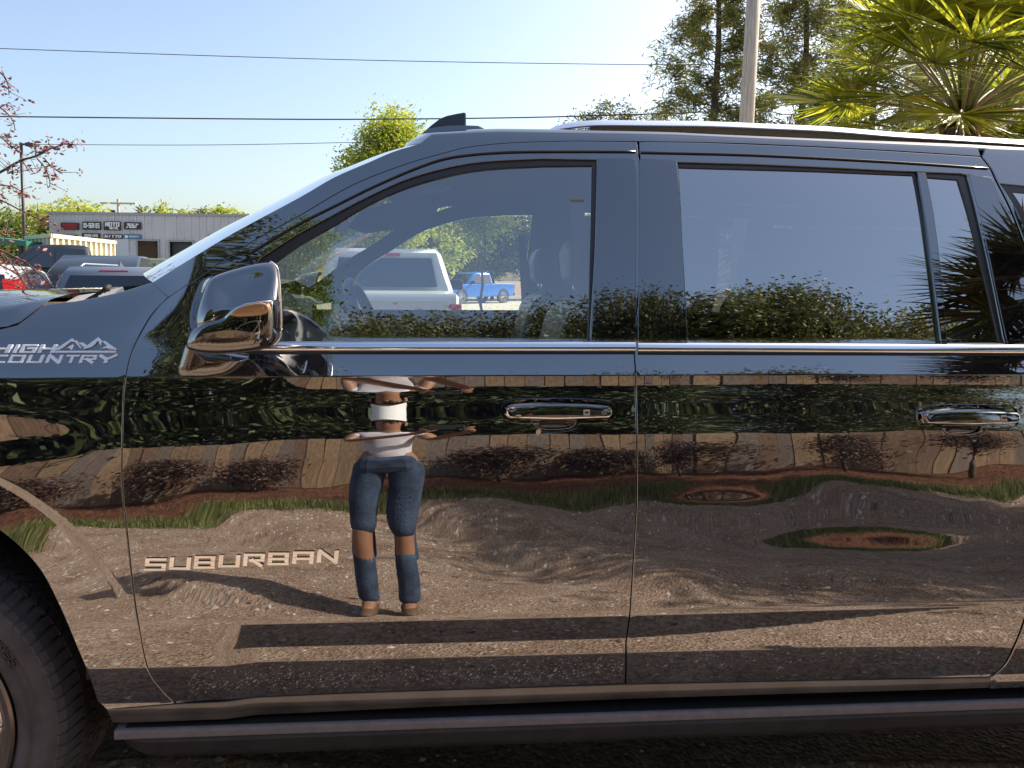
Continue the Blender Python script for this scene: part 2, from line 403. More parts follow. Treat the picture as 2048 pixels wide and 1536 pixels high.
# rear door
rdt = hl([(1277,283),(1400,284.5),(1500,288),(1640,294),(1780,301.5),(1961,313)])
rcut = hl(curve([(1961,313),(1980,337),(1992,362),(2020,418),(2048,490),(2080,580),(2108,686),(2118,757),(2120,860),(2112,980),(2090,1100),(2048,1240),(2029,1289),(2008,1330),(1979,1355)], 4))
rdb = hl([(1979,1355),(1800,1358),(1640,1361),(1450,1365),(1253,1370)])
rear_door_poly = rdt+rcut[1:]+rdb[1:-1]+[(bpil[-1][0]+.001, hs(1253,1369)[1])]+[(p[0], p[1]) for p in reversed(bpil[1:-1])]
rd_win = hl([(1354,323),(1500,327),(1640,333),(1780,340),(1922,346),(1935,349)]+curve([(1935,349),(1958,440),(1985,560),(2011,688)], 4)[1:]+[(1700,689),(1375,687),(1366,560)])
rear_glass = hl([(1357,333),(1500,337),(1640,341),(1831,349)]+curve([(1831,349),(1848,430),(1868,560),(1884,694)], 4)[1:]+[(1600,694),(1377,692),(1368,560)])
vent_glass = hl([(1853,353),(1920,358)]+curve([(1920,358),(1942,430),(1975,560),(2006,694)], 4)[1:]+[(1896,694)]+curve([(1896,694),(1884,560),(1867,430),(1853,353)], 4)[1:-1])
door_r = bpy.data.objects.new('rear_door', None); COL.objects.link(door_r); door_r.parent = suv
panel('door_panel', shrink(rear_door_poly), PAINT, door_r, holes=[rd_win, hl(scoop_r)])
panel('window_seal', inset(rd_win, -.001), SEAL, door_r, holes=[rear_glass, vent_glass], off=.007, rim=.012)
panel('window_glass', inset(rear_glass, -.003), GL_R, door_r, off=.012, rim=0)
panel('vent_glass', inset(vent_glass, -.003), GL_R, door_r, off=.012, rim=0)
bar = hl([(1835,345),(1850,347)]+curve([(1850,347),(1866,430),(1882,560),(1893,690)], 4)[1:]+[(1884,690)]+curve([(1884,690),(1868,560),(1850,430),(1835,345)], 4)[1:-1])
panel('window_divider', bar, BLACK if 0 else PIANO, door_r, off=-.002, rim=.012)
# gloss black pillar covers
panel('pillar_trim', hl([(1197,319),(1271,319.5),(1271,500),(1270,683),(1183,683),(1193,500)]), PIANO, door_f, off=-.0015, rim=.006)
panel('pillar_trim', hl([(1279,320),(1352,322),(1364,500),(1374,685),(1277,684),(1278,500)]), PIANO, door_r, off=-.0015, rim=.006)
panel('pillar_trim', hl([(1937,349),(1982,356),(1993,386),(2016,425),(2044,497),(2074,586),(2102,688),(2016,688),(1988,560),(1962,440)]), PIANO, door_r, off=-.0015, rim=.006)
# thin moulding line above the windows
def along(pts, w, h, mt, name, parent, off=-.003, n=4):
    c = hl(curve(pts, n)); b = MB(); P = []
    for i, p in enumerate(c): P.append(Vector((p[0], float(S(*p))+off, p[1])))
    b.tube(P, w, 6); return b.build(name, mt, parent, smooth=True)
along([(500,506),(590,452),(675,409),(750,372),(839,334),(907,314),(1010,304.5),(1147,303),(1270,303.5)], .0028, 0, SEAL, 'frame_moulding', door_f)
along([(1281,305),(1500,310),(1780,324),(1975,337)], .0028, 0, SEAL, 'frame_moulding', door_r)
# chrome belt strip: a rounded extrusion following the belt line
def strip(name, px0, px1, ytop, ybot, mt, parent, out=.007, n=20):
    b = MB(); vs = []; k = 7
    for i in range(n+1):
        px = px0+(px1-px0)*i/n
        a = hs(px, ytop(px)); c = hs(px, ybot(px))
        for j in range(k):
            t = j/(k-1); x = a[0]+(c[0]-a[0])*t; z = a[1]+(c[1]-a[1])*t
            o = out*math.sqrt(max(0, 1-(2*t-1)**2))**.8
            vs.append((x, float(S(x, z))-o, z))
    fs = [(i*k+j, i*k+j+1, (i+1)*k+j+1, (i+1)*k+j) for i in range(n) for j in range(k-1)]
    fs += [tuple(range(k)), tuple(n*k+j for j in reversed(range(k)))]
    b.add(vs, fs); return b.build(name, mt, parent, smooth=True, angle=60)
strip('chrome_strip', 440, 1270.5, lambda p: 683.5+max(0, (560-p)*.02), lambda p: 702.5, CHROME, door_f)
strip('chrome_strip', 1275.5, 2106, lambda p: 685+(p-1275)*.005, lambda p: 703.5+(p-1275)*.0045, CHROME, door_r)
strip('belt_seal', 440, 1270.5, lambda p: 702.5, lambda p: 709, BLACK, door_f, .001)
strip('belt_seal', 1275.5, 2106, lambda p: 703.5+(p-1275)*.0045, lambda p: 710+(p-1275)*.003, BLACK, door_r, .001)
# fender
arch = hl(curve([(0,1061),(41,1095),(83,1144),(120,1215),(153,1293),(182,1364),(203,1434),(207,1441)], 4))
a0 = [(WC.x+.585*math.cos(t), WC.z+.585*math.sin(t)) for t in np.arange(R(176), R(62), -R(4))]
fen_bot = hl([(215,1443),(225,1445)])
hood_cut = hl([(85,612),(67,626),(35,650),(0,659)])
fl_poly = [(-2.3,.55),(-2.3,1.30),(-2.0,1.365),(-1.5,1.378)]+list(reversed(hood_cut))+hl([(110,607),(150,603),(200,594),(250,582),(300,567),(305,565),(337,594)])
fl_poly += [(p[0]-0.0, p[1]) for p in hl(door_gap_f)[:20][::-1]][0:0]
gapside = [p for p in hl(curve([(337,594),(308,624),(287,656),(262,706),(250,757)], 4))]+fdf[1:]
rock_l = hl([(352,1408),(290,1413),(213,1420)])
fl_poly += gapside[1:]+rock_l[1:]+[p for p in reversed(arch) if p[1] > hs(200,1421)[1]+.004]+list(reversed([q for q in a0 if q[0] < arch[0][0]-.01]))
fender = panel('front_fender', shrink(fl_poly, .0022), PAINT, suv)
# rocker panel under the doors
rock = hl([(213,1421),(352,1410),(516,1397),(663,1390),(900,1382),(1252,1371),(1640,1363),(1979,1357),(2120,1354),(2120,1372),(2048,1374),(1640,1387),(1250,1399),(900,1413),(516,1431),(250,1447),(224,1446)])
panel('rocker_panel', inset(rock, .001), ROCK, suv, off=.003, rim=.05)
b = MB(); b.box((-.70, .09, .33), (2.6, .30, .448)); b.build('underbody', RUB, suv)
# body behind the doors
qp = [(p[0]+2*GAP, p[1]) for p in rcut]; q_top = hs(1965, 297)
quarter = [(qp[0][0], qp[0][1])]+qp[1:]+[(qp[-1][0], .45), (2.4,.45), (3.2,.6), (3.2,1.82), (2.2, 1.862), (1.48, 1.868)]
qwin = hl([(1999,366),(2060,372)])+[(2.7,1.76),(2.7,1.345)]+hl([(2120,688),(2090,575),(2058,480),(2030,415)])
panel('rear_quarter', inset(quarter, .001), PAINT, suv, holes=[qwin])
qgl = inset(qwin, .022)
panel('quarter_seal', inset(qwin, -.001), SEAL, suv, holes=[qgl], off=.004, rim=.01)
panel('quarter_glass', inset(qgl, -.003), GL_R, suv, off=.006, rim=0)
# roof side (A pillar outer + strip above the doors)
gap_line = hl(curve([(337,594),(410,545),(498,486),(600,430),(702,371),(805,330),(890,305),(942,293),(1027,285),(1147,281.5)], 5)+[(1274,282.5),(1400,284),(1500,287),(1640,293),(1780,300.5),(1961,312)])
ws_edge_px = [(305,565),(381,518),(469,465),(600,394.5),(668,355),(737,325),(788,303),(842,287)]
ws_edge = hl(curve(ws_edge_px, 4))
roof_side_top = [(x, float(np.interp(x, [-.1,.1,.6,1.45], [1.866,1.879,1.884,1.868]))) for x in np.arange(ws_edge[-1][0]+.03, 1.45, .06)]
top_line = ws_edge+roof_side_top+[(1.455, 1.868)]
panel('roof_side', inset([(p[0], p[1]) for p in gap_line]+[(1.455,1.868)]+list(reversed(top_line[:-1])), .0004), PAINT, suv, lip=.0004)
# roof skin
roofx = [ws_edge[-1][0]+.012]+[p[0] for p in roof_side_top]+[1.6,2.0,2.6,3.2,3.35]
V = []; NV = 41
def wsrow(x, z, k):
    y0 = float(S(x, z))+.004; o = []
    for j in range(NV):
        t = j/(NV-1); tt = .5-.5*math.cos(math.pi*t); y = y0+(YF-2*y0)*tt; v = abs(2*tt-1); g = .26*(1-v**2.6)*(1-.50*k)
        o.append((x-g*.78, y, z+g*.33*(.5+.5*k)))
    return o
row0 = wsrow(*ws_edge[-1], 1.0)
for i, x in enumerate([ws_edge[-1][0]+.001]+roofx):
    zt = float(np.interp(x, [ws_edge[-1][0]]+[p[0] for p in roof_side_top]+[2.0,3.3], [ws_edge[-1][1]]+[p[1] for p in roof_side_top]+[1.85,1.80]))
    y0 = float(S(x, zt)); w_ = math.exp(-max(0, x-roofx[0])/.16) if i else 1.
    for j in range(NV):
        t = j/(NV-1); tt = .5-.5*math.cos(math.pi*t); y = y0+(YF-2*y0)*tt; s_ = min(tt, 1-tt)*(YF-2*y0)
        zz = zt+(.022*(1-math.exp(-s_/.035))+.030*(1-math.exp(-s_/.30)))*(1-math.exp(-max(0, x-roofx[0]+.02)/.10) if i else 0)
        r0_ = row0[j]; V.append((x+(r0_[0]-row0[0][0])*w_, y+(.003 if j == 0 else -.003 if j == NV-1 else 0), zz-(.005 if j in (0, NV-1) and i > 1 else 0)+(r0_[2]-row0[0][2])*w_-max(0, (x-2.8))*.1))
roofx = [0]+roofx
F = [(i*NV+j, i*NV+j+1, (i+1)*NV+j+1, (i+1)*NV+j) for i in range(len(roofx)-1) for j in range(NV-1)]
obj_np('roof', V, F, PAINT, suv, smooth=True)
# windshield: wraps from the left A pillar to the right one
V = []; NW = 41; le = ws_edge[::2]
for (x, z) in le:
    y0 = float(S(x, z))+.004
    for j in range(NW):
        t = j/(NW-1); tt = .5-.5*math.cos(math.pi*t); y = y0+(YF-2*y0)*tt; v = abs(2*tt-1)
        g = .26*(1-v**2.6)
        k = (z-le[0][1])/(le[-1][1]-le[0][1])
        g *= (1-.50*k)
        V.append((x-g*.78, y, z+g*.33*(.5+.5*k)))
F = [(i*NW+j, i*NW+j+1, (i+1)*NW+j+1, (i+1)*NW+j) for i in range(len(le)-1) for j in range(NW-1)]
obj_np('windshield', V, F, GL_W, suv, smooth=True)
# hood
HR_ = [at(85,612,float(S(*hood_cut[0]))), at(97,600,.23), at(128,590,.36), at(165,585,.55), at(172,584,1.03)]
hedge_s = [0]+[v.y-HR_[0].y for v in HR_[1:]]; hedge_x = [v.x for v in HR_]; hedge_z = [v.z for v in HR_]
hedge_x[4] = hedge_x[3]-.03; hedge_z[4] = hedge_z[3]+.004
hcx = hood_cut[0][0]
zc = lambda x: float(np.interp(x, [-2.45,-2.0,-1.5, hood_cut[-1][0], hood_cut[-2][0], hood_cut[1][0], hcx], [1.30,1.367,1.380, hood_cut[-1][1]+.003, hood_cut[-2][1]+.003, hood_cut[1][1]+.003, hood_cut[0][1]+.003]))
V = []; NH = 33; NX = 26
for i in range(NX+1):
    f_ = i/NX; x = -2.45+(hcx+2.45)*(1-(1-f_)**1.5)
    z0 = zc(x); y0 = float(S(x, z0))-.001
    for j in range(NH):
        t = j/(NH-1); tt = .5-.5*math.cos(math.pi*t); y = y0+(YF-2*y0)*tt; s_ = min(tt, 1-tt)*(YF-2*y0)
        ze = float(np.interp(s_, hedge_s, hedge_z)); xe = float(np.interp(s_, hedge_s, hedge_x))
        top = float(np.interp(x, [-2.45,-1.8,-1.25,hcx], [1.385,1.43,1.452,ze]))
        z = z0+(top-z0)*(1-math.exp(-s_/.10)) if f_ < 1 else ze
        w_ = max(0, (f_-.55)/.45)**1.3; z = z*(1-w_)+ (z0+(ze-z0)*min(1,(1-math.exp(-s_/.10))/(1-math.exp(-max(s_,.02)/.10)) if s_ > .02 else s_/.02))*w_
        V.append((x+(xe-hcx)*w_, y, z))
F = [(i*NH+j, i*NH+j+1, (i+1)*NH+j+1, (i+1)*NH+j) for i in range(NX) for j in range(NH-1)]
obj_np('hood', V, F, PAINT, suv, smooth=True)
COWL = mat('cowl_grey_plastic', (.36, .31, .27), .55, var=.15, scale=12, bump=.1, bscale=200)
nearp = [Vector((hs(a_, c_)[0], float(S(*hs(a_, c_)))+.035, hs(a_, c_)[1]-.008)) for a_, c_ in ((92,612),(125,607),(160,601),(200,595),(240,584))]; farp = [at(a_, c_, .55) for a_, c_ in ((160,589),(178,586),(200,583),(222,578),(245,572))]
V = []
for i in range(5):
    for j in range(12):
        t = j/11
        if t < .4: q = nearp[i].lerp(farp[i], t/.4)
        else: q = farp[i]+Vector((-.05*(t-.4), (t-.4)/.6*(YF-1.1), 0))
        V.append((q.x, q.y, q.z))
F = [(i*12+j, i*12+j+1, (i+1)*12+j+1, (i+1)*12+j) for i in range(4) for j in range(11)]
obj_np('cowl_panel', V, F, COWL, suv, smooth=True)
b = MB()
for j in range(9):
    y = .45+j*.05; b.box((-.93, y, 1.425), (-.84, y+.03, 1.432))
b.build('cowl_vent', BLACK, suv)
# wipers
def wiper(y, nm='wiper'):
    w = bpy.data.objects.new(nm, None); COL.objects.link(w); w.parent = suv
    b = MB(); p0 = at(207, 592, y); p1 = at(235, 577, y+.02)
    b.tube([at(158,608,y-.02), at(180,596,y), at(200,586,y), at(214,575,y+.02)], [.003,.004,.005,.006], 8)
    b.tube([at(206,583,y-.01), at(214,575,y), at(219,573,y+.02)], [.007,.008,.006], 8); b.build('wiper_arm', RUB, w, smooth=True)
    b = MB(); b.lathe([(0,0),(.010,0),(.010,.012),(.007,.016),(0,.016)], at(190,603,y), 16, 'z'); b.build('wiper_pivot', BLACK, w, smooth=True, angle=40)
    b = MB(); b.tube([at(182,604,y+.1), at(215,583,y+.12), at(232,577,y+.3)], [.006,.008,.006], 6); b.build('wiper_blade', RUB, w)
    return w
wiper(.36)
# roof rail
rail_px = curve([(1090,264.5),(1112,256),(1147,249.5),(1198,245.8),(1300,246.5),(1420,248),(1530,252.5),(1660,258.5),(1780,268.5),(1900,276),(2048,285),(2300,303)], 4)
b = MB(); P = [at(a, c+.5, .36) for a, c in rail_px]; vs = []; SEC = [(-.0185,-.0098),(-.0165,-.0075),(-.010,-.002),(-.003,.0045),(.003,.0085),(.008,.0098),(.014,.007),(.016,-.004),(.010,-.0098)]; K = len(SEC)
for i, p in enumerate(P):
    rz = 1. if i > 6 else .35+.1*i
    for a_, c_ in SEC: vs.append((p.x, p.y+a_, p.z+c_*rz))
b.add(vs, [(i*K+j, i*K+(j+1) % K, (i+1)*K+(j+1) % K, (i+1)*K+j) for i in range(len(P)-1) for j in range(K)]+[tuple(range(K))])
rail = b.build('roof_rail', SATIN, suv, smooth=True)
b = MB(); q = [(p.x, p.z) for p in P if p.x > .36]
for i in range(len(q)-1):
    (x0, z0), (x1, z1) = q[i], q[i+1]
    b.box((x0, .365, z0-.030), (x1, .372, min(z0, z1)-.006))
b.build('rail_base', mat('rail_base_grey', (.62,.62,.55), .6), rail)
o = rail.copy(); COL.objects.link(o); o.location = (0, 0, 0); o.scale = (1, -1, 1); o.location = (0, YF, 0)
# shark fin antenna
fin = bpy.data.objects.new('shark_fin_antenna', None); COL.objects.link(fin); fin.parent = suv
def finlay(pts, w0, w1, name, yc=.5):
    b = MB(); P = [at(a, c, yc) for a, c in pts]; zmin = min(p.z for p in P); zmax = max(p.z for p in P); n = len(P); vs = []
    for sgn in (-1, 1):
        for p in P:
            t = (p.z-zmin)/(zmax-zmin); vs.append((p.x, yc+sgn*(w0*(1-t)+w1*t), p.z))
    fs = [tuple(range(n)), tuple(range(2*n-1, n-1, -1))]+[(i, i+n, (i+1) % n+n, (i+1) % n) for i in range(n)]
    b.add(vs, fs); return b.build(name, PIANO if name != 'fin' else mat('fin_plastic', (.016,.015,.014), .22, 0, 1.8), fin, bevel=.004)
finlay([(836,283),(840,276),(850,266),(866,259),(894,255),(930,254),(956,255),(968,261),(972,270),(972,283)], .045, .030, 'fin_base')
finlay([(850,264),(863,252),(880,238),(894,232),(912,228),(930,224.5),(932,228),(932,256),(920,258),(856,266)], .022, .004, 'fin')
# running board
rb = bpy.data.objects.new('running_board', None); COL.objects.link(rb); rb.parent = suv
def sweepx(name, x0, x1, sect, mt, parent, bev=.003):
    b = MB(); b.prism(sect, lambda a, c: (x0, a, c), lambda a, c: (x1, a, c)); return b.build(name, mt, parent, bevel=bev)
xs0 = at(228, 1490, .0).x; xs1 = 1.62
b = MB(); sec = [(.006,.400),(.002,.393),(.009,.360),(.028,.340),(.09,.340),(.12,.363),(.12,.400)]
nose = lambda k: [(a, c) for a, c in sec]
xsn = [xs0, xs0+.012, xs0+.035, xs0+.06, xs0+.10, xs1]
vs = []
for x, k in zip(xsn, [.0, .35, .7, .9, 1, 1]):
    for a, c in sec: vs.append((x, a+.03*(1-k) if a < .05 else a, .400+(c-.400)*(.12+.88*k)))
n = len(sec); b.add(vs, [(i*n+j, i*n+(j+1) % n, (i+1)*n+(j+1) % n, (i+1)*n+j) for i in range(len(xsn)-1) for j in range(n)]+[tuple(range(n)), tuple(reversed(range((len(xsn)-1)*n, len(xsn)*n)))])
b.build('step_body', STEP, rb, bevel=.003)
sweepx('step_edge', xs0-.002, xs1, [(.003,.4005),(.003,.419),(.008,.4235),(.09,.4235),(.09,.4005)], STEPTOP, rb)
b = MB()
b.box((xs0+.02, .014, .4236), (xs1-.02, .088, .4250))
b.build('step_tread', RUB, rb)
# door handles
def handle(parent, px0, px1, yt, yb, lock):
    h = bpy.data.objects.new('door_handle', None); COL.objects.link(h); h.parent = parent
    A = hs(px0, (yt+yb)/2); B = hs(px1, (yt+yb)/2); s = (B[0]-A[0])/229.
    X = lambda px: A[0]+(px-1003)*s
    zc_ = (hs(1100, 821) if lock else hs((px0+px1)/2, (yt+yb)/2+3))[1]; Z = lambda py: zc_-(py-821)*.001235
    YS = float(S((A[0]+B[0])/2, zc_))
    def pz(pts): return [(X(a), Z(c)) for a, c in pts]
    bez = pz(curve([(1003,815),(1005,806),(1013,801),(1040,798),(1100,797),(1160,798),(1205,800),(1221,803),(1230,812),(1232,822),(1229,836),(1218,843),(1195,846),(1158,847)], 3)+curve([(1158,847),(1150,856),(1135,861),(1110,863),(1085,862),(1068,856),(1058,848)], 3)[1:]+curve([(1058,848),(1040,846),(1018,843),(1006,838),(1002,828)], 3)[1:])
    recess = pz([(1060,838),(1150,838),(1154,846)]+curve([(1154,846),(1147,853),(1133,857.5),(1108,860),(1087,858),(1072,853),(1063,846)], 3)[1:])
    # bezel surround (proud ring, painted) with the cup below
    b = MB(); e = -.006
    def ext(poly, y0, y1, bb, mi=0): bb.prism(poly, lambda a, c: (a, YS+y0, c), lambda a, c: (a, YS+y1, c), mi)
    n = len(bez)
    inn = inset(bez[::-1] if area(bez) < 0 else bez, .0035); out = bez[::-1] if area(bez) < 0 else bez
    vs = [(a, float(S(a, c))+.001, c) for a, c in out]+[(a, float(S(a, c))-.0055, c) for a, c in inset(out, .0012)]+[(a, YS+.004, c) for a, c in inn]
    b.add(vs, [(i, (i+1) % n, (i+1) % n+n, i+n) for i in range(n)]+[(i+n, (i+1) % n+n, (i+1) % n+2*n, i+2*n) for i in range(n)])
    b.build('bezel', PAINT, h, smooth=True, angle=50)
    b = MB()
    iv = resamp(inn, .004); cx = (X(1060)+X(1155))/2; cz = Z(846)
    n = len(iv); vs = []; K = 7
    for q in range(K):
        t = q/(K-1)
        for a, c in iv:
            aa = a+(cx-a)*t; cc = c+(cz-c)*t
            dep = .004+.022*math.sin(math.pi/2*t)*math.exp(-((aa-cx)/.05)**2)
            vs.append((aa, YS+dep, cc))
    b.add(vs, [(q*n+i, q*n+(i+1) % n, (q+1)*n+(i+1) % n, (q+1)*n+i) for q in range(K-1) for i in range(n)]); b.build('cup', PAINT, h, smooth=True)
    oct_ = pz([(1009,826),(1008,815),(1014,808)]+curve([(1014,808),(1050,805.5),(1110,804),(1170,805),(1214,808)], 3)[1:]+[(1223,815),(1223,828),(1215,834.5),(1110,836),(1017,834.5)])
    oc = oct_[::-1] if area(oct_) < 0 else oct_
    i5 = inset(oc, .0072)
    n = len(oc); bow = lambda a: -.010*(1-((a-X(1115))/(X(1225)-X(1115)))**2)
    vs = [(a, YS-.006, c) for a, c in oc]+[(a, YS-.0235+bow(a), c) for a, c in inset(oc, .0042)]+[(a, YS-.024+bow(a), c) for a, c in i5]
    b = MB(); b.add(vs, [(i, (i+1) % n, (i+1) % n+n, i+n) for i in range(n)]+[(i+n, (i+1) % n+n, (i+1) % n+2*n, i+2*n) for i in range(n)])
    b.build('chrome_frame', CHROME, h, smooth=True, angle=35)
    b = MB(); K = 24; x0 = min(p[0] for p in i5); x1 = max(p[0] for p in i5); vs = []
    zt = max(p[1] for p in i5); zb = min(p[1] for p in i5)
    for i in range(K+1):
        x = x0+(x1-x0)*i/K
        zz_ = [c for k_ in range(len(i5)) for (a, c), (a2, c2) in [(i5[k_], i5[(k_+1) % len(i5)])] if min(a, a2)-1e-4 <= x <= max(a, a2)+1e-4 for c in [c+(c2-c)*((x-a)/(a2-a) if abs(a2-a) > 1e-6 else 0)]]
        t_, b_ = (max(zz_), min(zz_)) if zz_ else (zt, zb)
        for j in range(5):
            q = j/4; vs.append((x, YS-.0225+bow(x)-.0010*(1-(2*q-1)**2)+(q-.5)*.0052, b_+(t_-b_)*q))
    b.add(vs, [(i*5+j, (i+1)*5+j, (i+1)*5+j+1, i*5+j+1) for i in range(K) for j in range(4)])
    b.build('grip', PIANO, h, smooth=True)
    b = MB(); cl, cr_ = X(1062), X(1153); vs = []; K = 16
    for i in range(K+1):
        u = i/K; x = cl+(cr_-cl)*u; zb_ = Z(846)-(Z(846)-Z(861))*(1-(2*u-1)**4)**.6; zt_ = Z(836)
        for j in range(7):
            v_ = j/6; vs.append((x, YS+.001+.024*v_, zb_+(zt_-zb_)*v_))
    b.add(vs, [(i*7+j, (i+1)*7+j, (i+1)*7+j+1, i*7+j+1) for i in range(K) for j in range(6)]); b.build('finger_recess', PAINT, h, smooth=True)
    b = MB(); b.tube([(X(a_), YS-.004, Z(c_)) for a_, c_ in curve([(1052,845),(1061,850),(1069,857),(1084,862),(1110,863.5),(1134,861.5),(1149,855),(1158,847)], 4)], .0016, 6); b.build('recess_lip', CHROME, h, smooth=True)
    pad = pz([(1162,815),(1175,815),(1175,826),(1162,826)] if lock else [(1172,815),(1184,815),(1184,826),(1172,826)])
    b = MB(); yy = YS-.026+bow(X(1168)); b.prism(pad, lambda a, c: (a, yy, c), lambda a, c: (a, yy+.004, c)); tb = b.build('touch_pad', mat('pad_grey', (.55,.5,.46), .4), h, bevel=.0015)
    b = MB()
    cxp = (pad[0][0]+pad[1][0])/2; czp = (pad[0][1]+pad[2][1])/2
    b.box((cxp-.0045, yy-.0006, czp-.0022), (cxp+.0045, yy-.0001, czp+.0022)); b.build('pad_mark', BLACK, h)
    if lock:
        b = MB(); b.lathe([(0,-.0295),(.0055,-.0295),(.0068,-.0275),(.0068,-.02)], (X(1204), YS, Z(821.5)), 20); b.build('lock_cylinder', BADGE, h, smooth=True, angle=40)
    return h
h1 = handle(door_f, 1003, 1232, 797, 845, True)
h2 = handle(door_r, 1832, 2036, 806, 852, False)
# stuck petal under the front handle
b = MB(); p = at(1078, 866, -.006); b.prism([(0,0),(.006,.004),(.007,.012),(.002,.016),(-.005,.012),(-.006,.004)], lambda a, c: (p.x+a, -.004+float(S(p.x,p.z)), p.z+c-.008), lambda a, c: (p.x+a*.8, float(S(p.x,p.z))-.0065, p.z+c-.008))
tag(b.build('dried_petal', mat('petal_cream', (.75,.6,.35), .6)), 'tiny cream dried petal stuck just below the front door handle', 'petal')
# mirror
mir = bpy.data.objects.new('side_mirror', None); COL.objects.link(mir); mir.parent = door_f
def blob(name, rows, mt, parent, sub=2, crease=None):
    # rows: list of closed rings of 3d points
    b = MB(); n = len(rows[0]); vs = [p for r_ in rows for p in r_]
    fs = [(i*n+j, i*n+(j+1) % n, (i+1)*n+(j+1) % n, (i+1)*n+j) for i in range(len(rows)-1) for j in range(n)]
    fs += [tuple(reversed(range(n))), tuple((len(rows)-1)*n+j for j in range(n))]
    b.add(vs, fs); o = b.build(name, mt, parent, smooth=True); md = o.modifiers.new('s', 'SUBSURF'); md.levels = sub; md.render_levels = sub
    return o
# outer shell outline seen from the side at the outboard plane and its back ring
YM = -.24
def mring(pts, y): return [at(a, c, y) for a, c in pts]
out_px = [(407,580),(412,560),(425,548),(470,534),(510,523),(540,522),(555,535),(559,575),(561,640),(560,675),(545,692),(515,698),(470,702),(430,706),(405,706),(392,695),(392,672),(398,630)]
cx, cy = 485, 612
def sc_px(pts, k, dx=0, dy=0): return [(cx+(a-cx)*k+dx, cy+(c-cy)*k+dy) for a, c in pts]
def warp(pts, y, y0=-.24):  # keep world size when the ring moves away in depth
    return [Vector((v.x, y, v.z)) for v in [at(a, c, y0) for a, c in pts]]
def shellblob(name, px, mt, y0, back, front, k=.0, scl=None, bulge=.02):
    ring_ = [at(a_, c_, y0) for a_, c_ in smooth_poly(px, 1)]; c0_ = sum((Vector(v) for v in ring_), Vector())/len(ring_); rows = []
    for (yy, sc_) in scl:
        rows.append([Vector((c0_.x+(v.x-c0_.x)*sc_-max(0, yy-y0)*.50, yy+max(0, v.z-c0_.z+.015)*k*(1 if yy < back*.6 else .3), c0_.z+(v.z-c0_.z)*sc_)) for v in ring_])
    return blob(name, rows, mt, mir, 2)
all_px = [(400,600),(406,570),(412,556),(426,547),(470,533),(512,523),(541,522),(556,535),(560,575),(562,640),(561,676),(546,692),(515,698),(470,700),(430,694),(396,682),(392,655)]
shellblob('mirror_housing', all_px, PAINT, -.235, -.05, -.27, .52, [(-.03,.75),(-.10,.93),(-.17,.995),(-.225,1.0),(-.245,.985),(-.262,.93),(-.272,.80),(-.278,.5)])
lo_px = [(457,634),(470,620),(490,608),(515,600),(548,597.5),(562,597),(563,640),(562,678),(546,694),(515,701),(470,705),(430,706),(392,700),(384,690),(390,672),(400,655),(425,640)]
shellblob('mirror_lower_cover', lo_px, PIANO, -.235, -.05, -.27, .05, [(-.08,.80),(-.14,.97),(-.20,1.0),(-.255,1.0),(-.276,.985),(-.289,.94),(-.297,.80),(-.300,.5)])
ts_px = [(472,629),(483,618),(500,609),(530,603),(555,602),(556,628),(520,630),(490,632)]
cx, cy = 515, 617
blob('turn_signal', [warp(sc_px(ts_px,.8),-.302), warp(sc_px(ts_px,.97),-.300), warp(ts_px,-.292), warp(ts_px,-.25)], mat('signal_lens', (.42,.22,.10), .10, 0, 2.0), mir, 1)
b = MB(); P = [Vector((v.x, -.292, v.z)) for v in [at(a, c, -.245) for a, c in [(458,645),(470,630),(485,617),(505,608),(530,603.5),(554,602)]]]; b.tube(P, .0032, 6); b.build('signal_trim', CHROME, mir, smooth=True)
cam_px = [(479,668),(486,655),(500,643),(520,637),(543,634),(532,650),(520,664),(505,672),(490,674)]
cx, cy = 507, 656
blob('puddle_lamp_scoop', [warp(sc_px(cam_px,.55),-.290), warp(sc_px(cam_px,.8),-.298), warp(sc_px(cam_px,1),-.303), warp(sc_px(cam_px,1.04),-.26)], PIANO, mir, 2)
b = MB(); pp = at(528, 684, -.292); b.lathe([(0,-.004),(.009,-.004),(.011,0),(.011,.02)], pp, 20); b.build('mirror_camera', SCREEN, mir, smooth=True, angle=40)
b = MB(); P = [at(a, c, -.250) for a, c in curve([(540,524),(553,535),(558,560),(560.5,600),(562,640),(561,672),(547,691)], 4)]; b.tube(P, .0030, 8); b.build('mirror_rim', CHROME, mir, smooth=True)
g_ = [(560,540),(563,600),(562,670)]
b = MB(); a_ = at(563,540,-.235); c_ = at(563,680,-.235)
b.box((a_.x-.075, -.200, c_.z+.02), (a_.x-.055, -.12, a_.z-.03)); b.build('mirror_face', MIRG, mir, bevel=.008)
# mirror foot
ft = [(391,655),(398,700),(560,694),(548,704),(490,716),(462,744),(395,752),(366,748),(372,722),(383,690)]
cx, cy = 440, 715
def fy(pts, y): return [Vector((v.x, y, v.z)) for v in [at(a, c, -.10) for a, c in pts]]
foot = [(384,688),(396,702),(430,712),(470,716),(498,718),(478,735),(462,745),(420,751),(372,750),(368,735)]
foot = resamp([(382,684),(396,700),(430,711),(470,715),(500,717),(480,735),(462,746),(420,753),(370,752),(366,738)], 8)
blob('mirror_foot', [fy(sc_px(foot,.6),-.152), fy(sc_px(foot,.93),-.148), fy(foot,-.135), fy(foot,-.10), fy(sc_px(foot,.98,-14,0),-.03), fy(sc_px(foot,.92,-34,0),.06)], PIANO, mir)
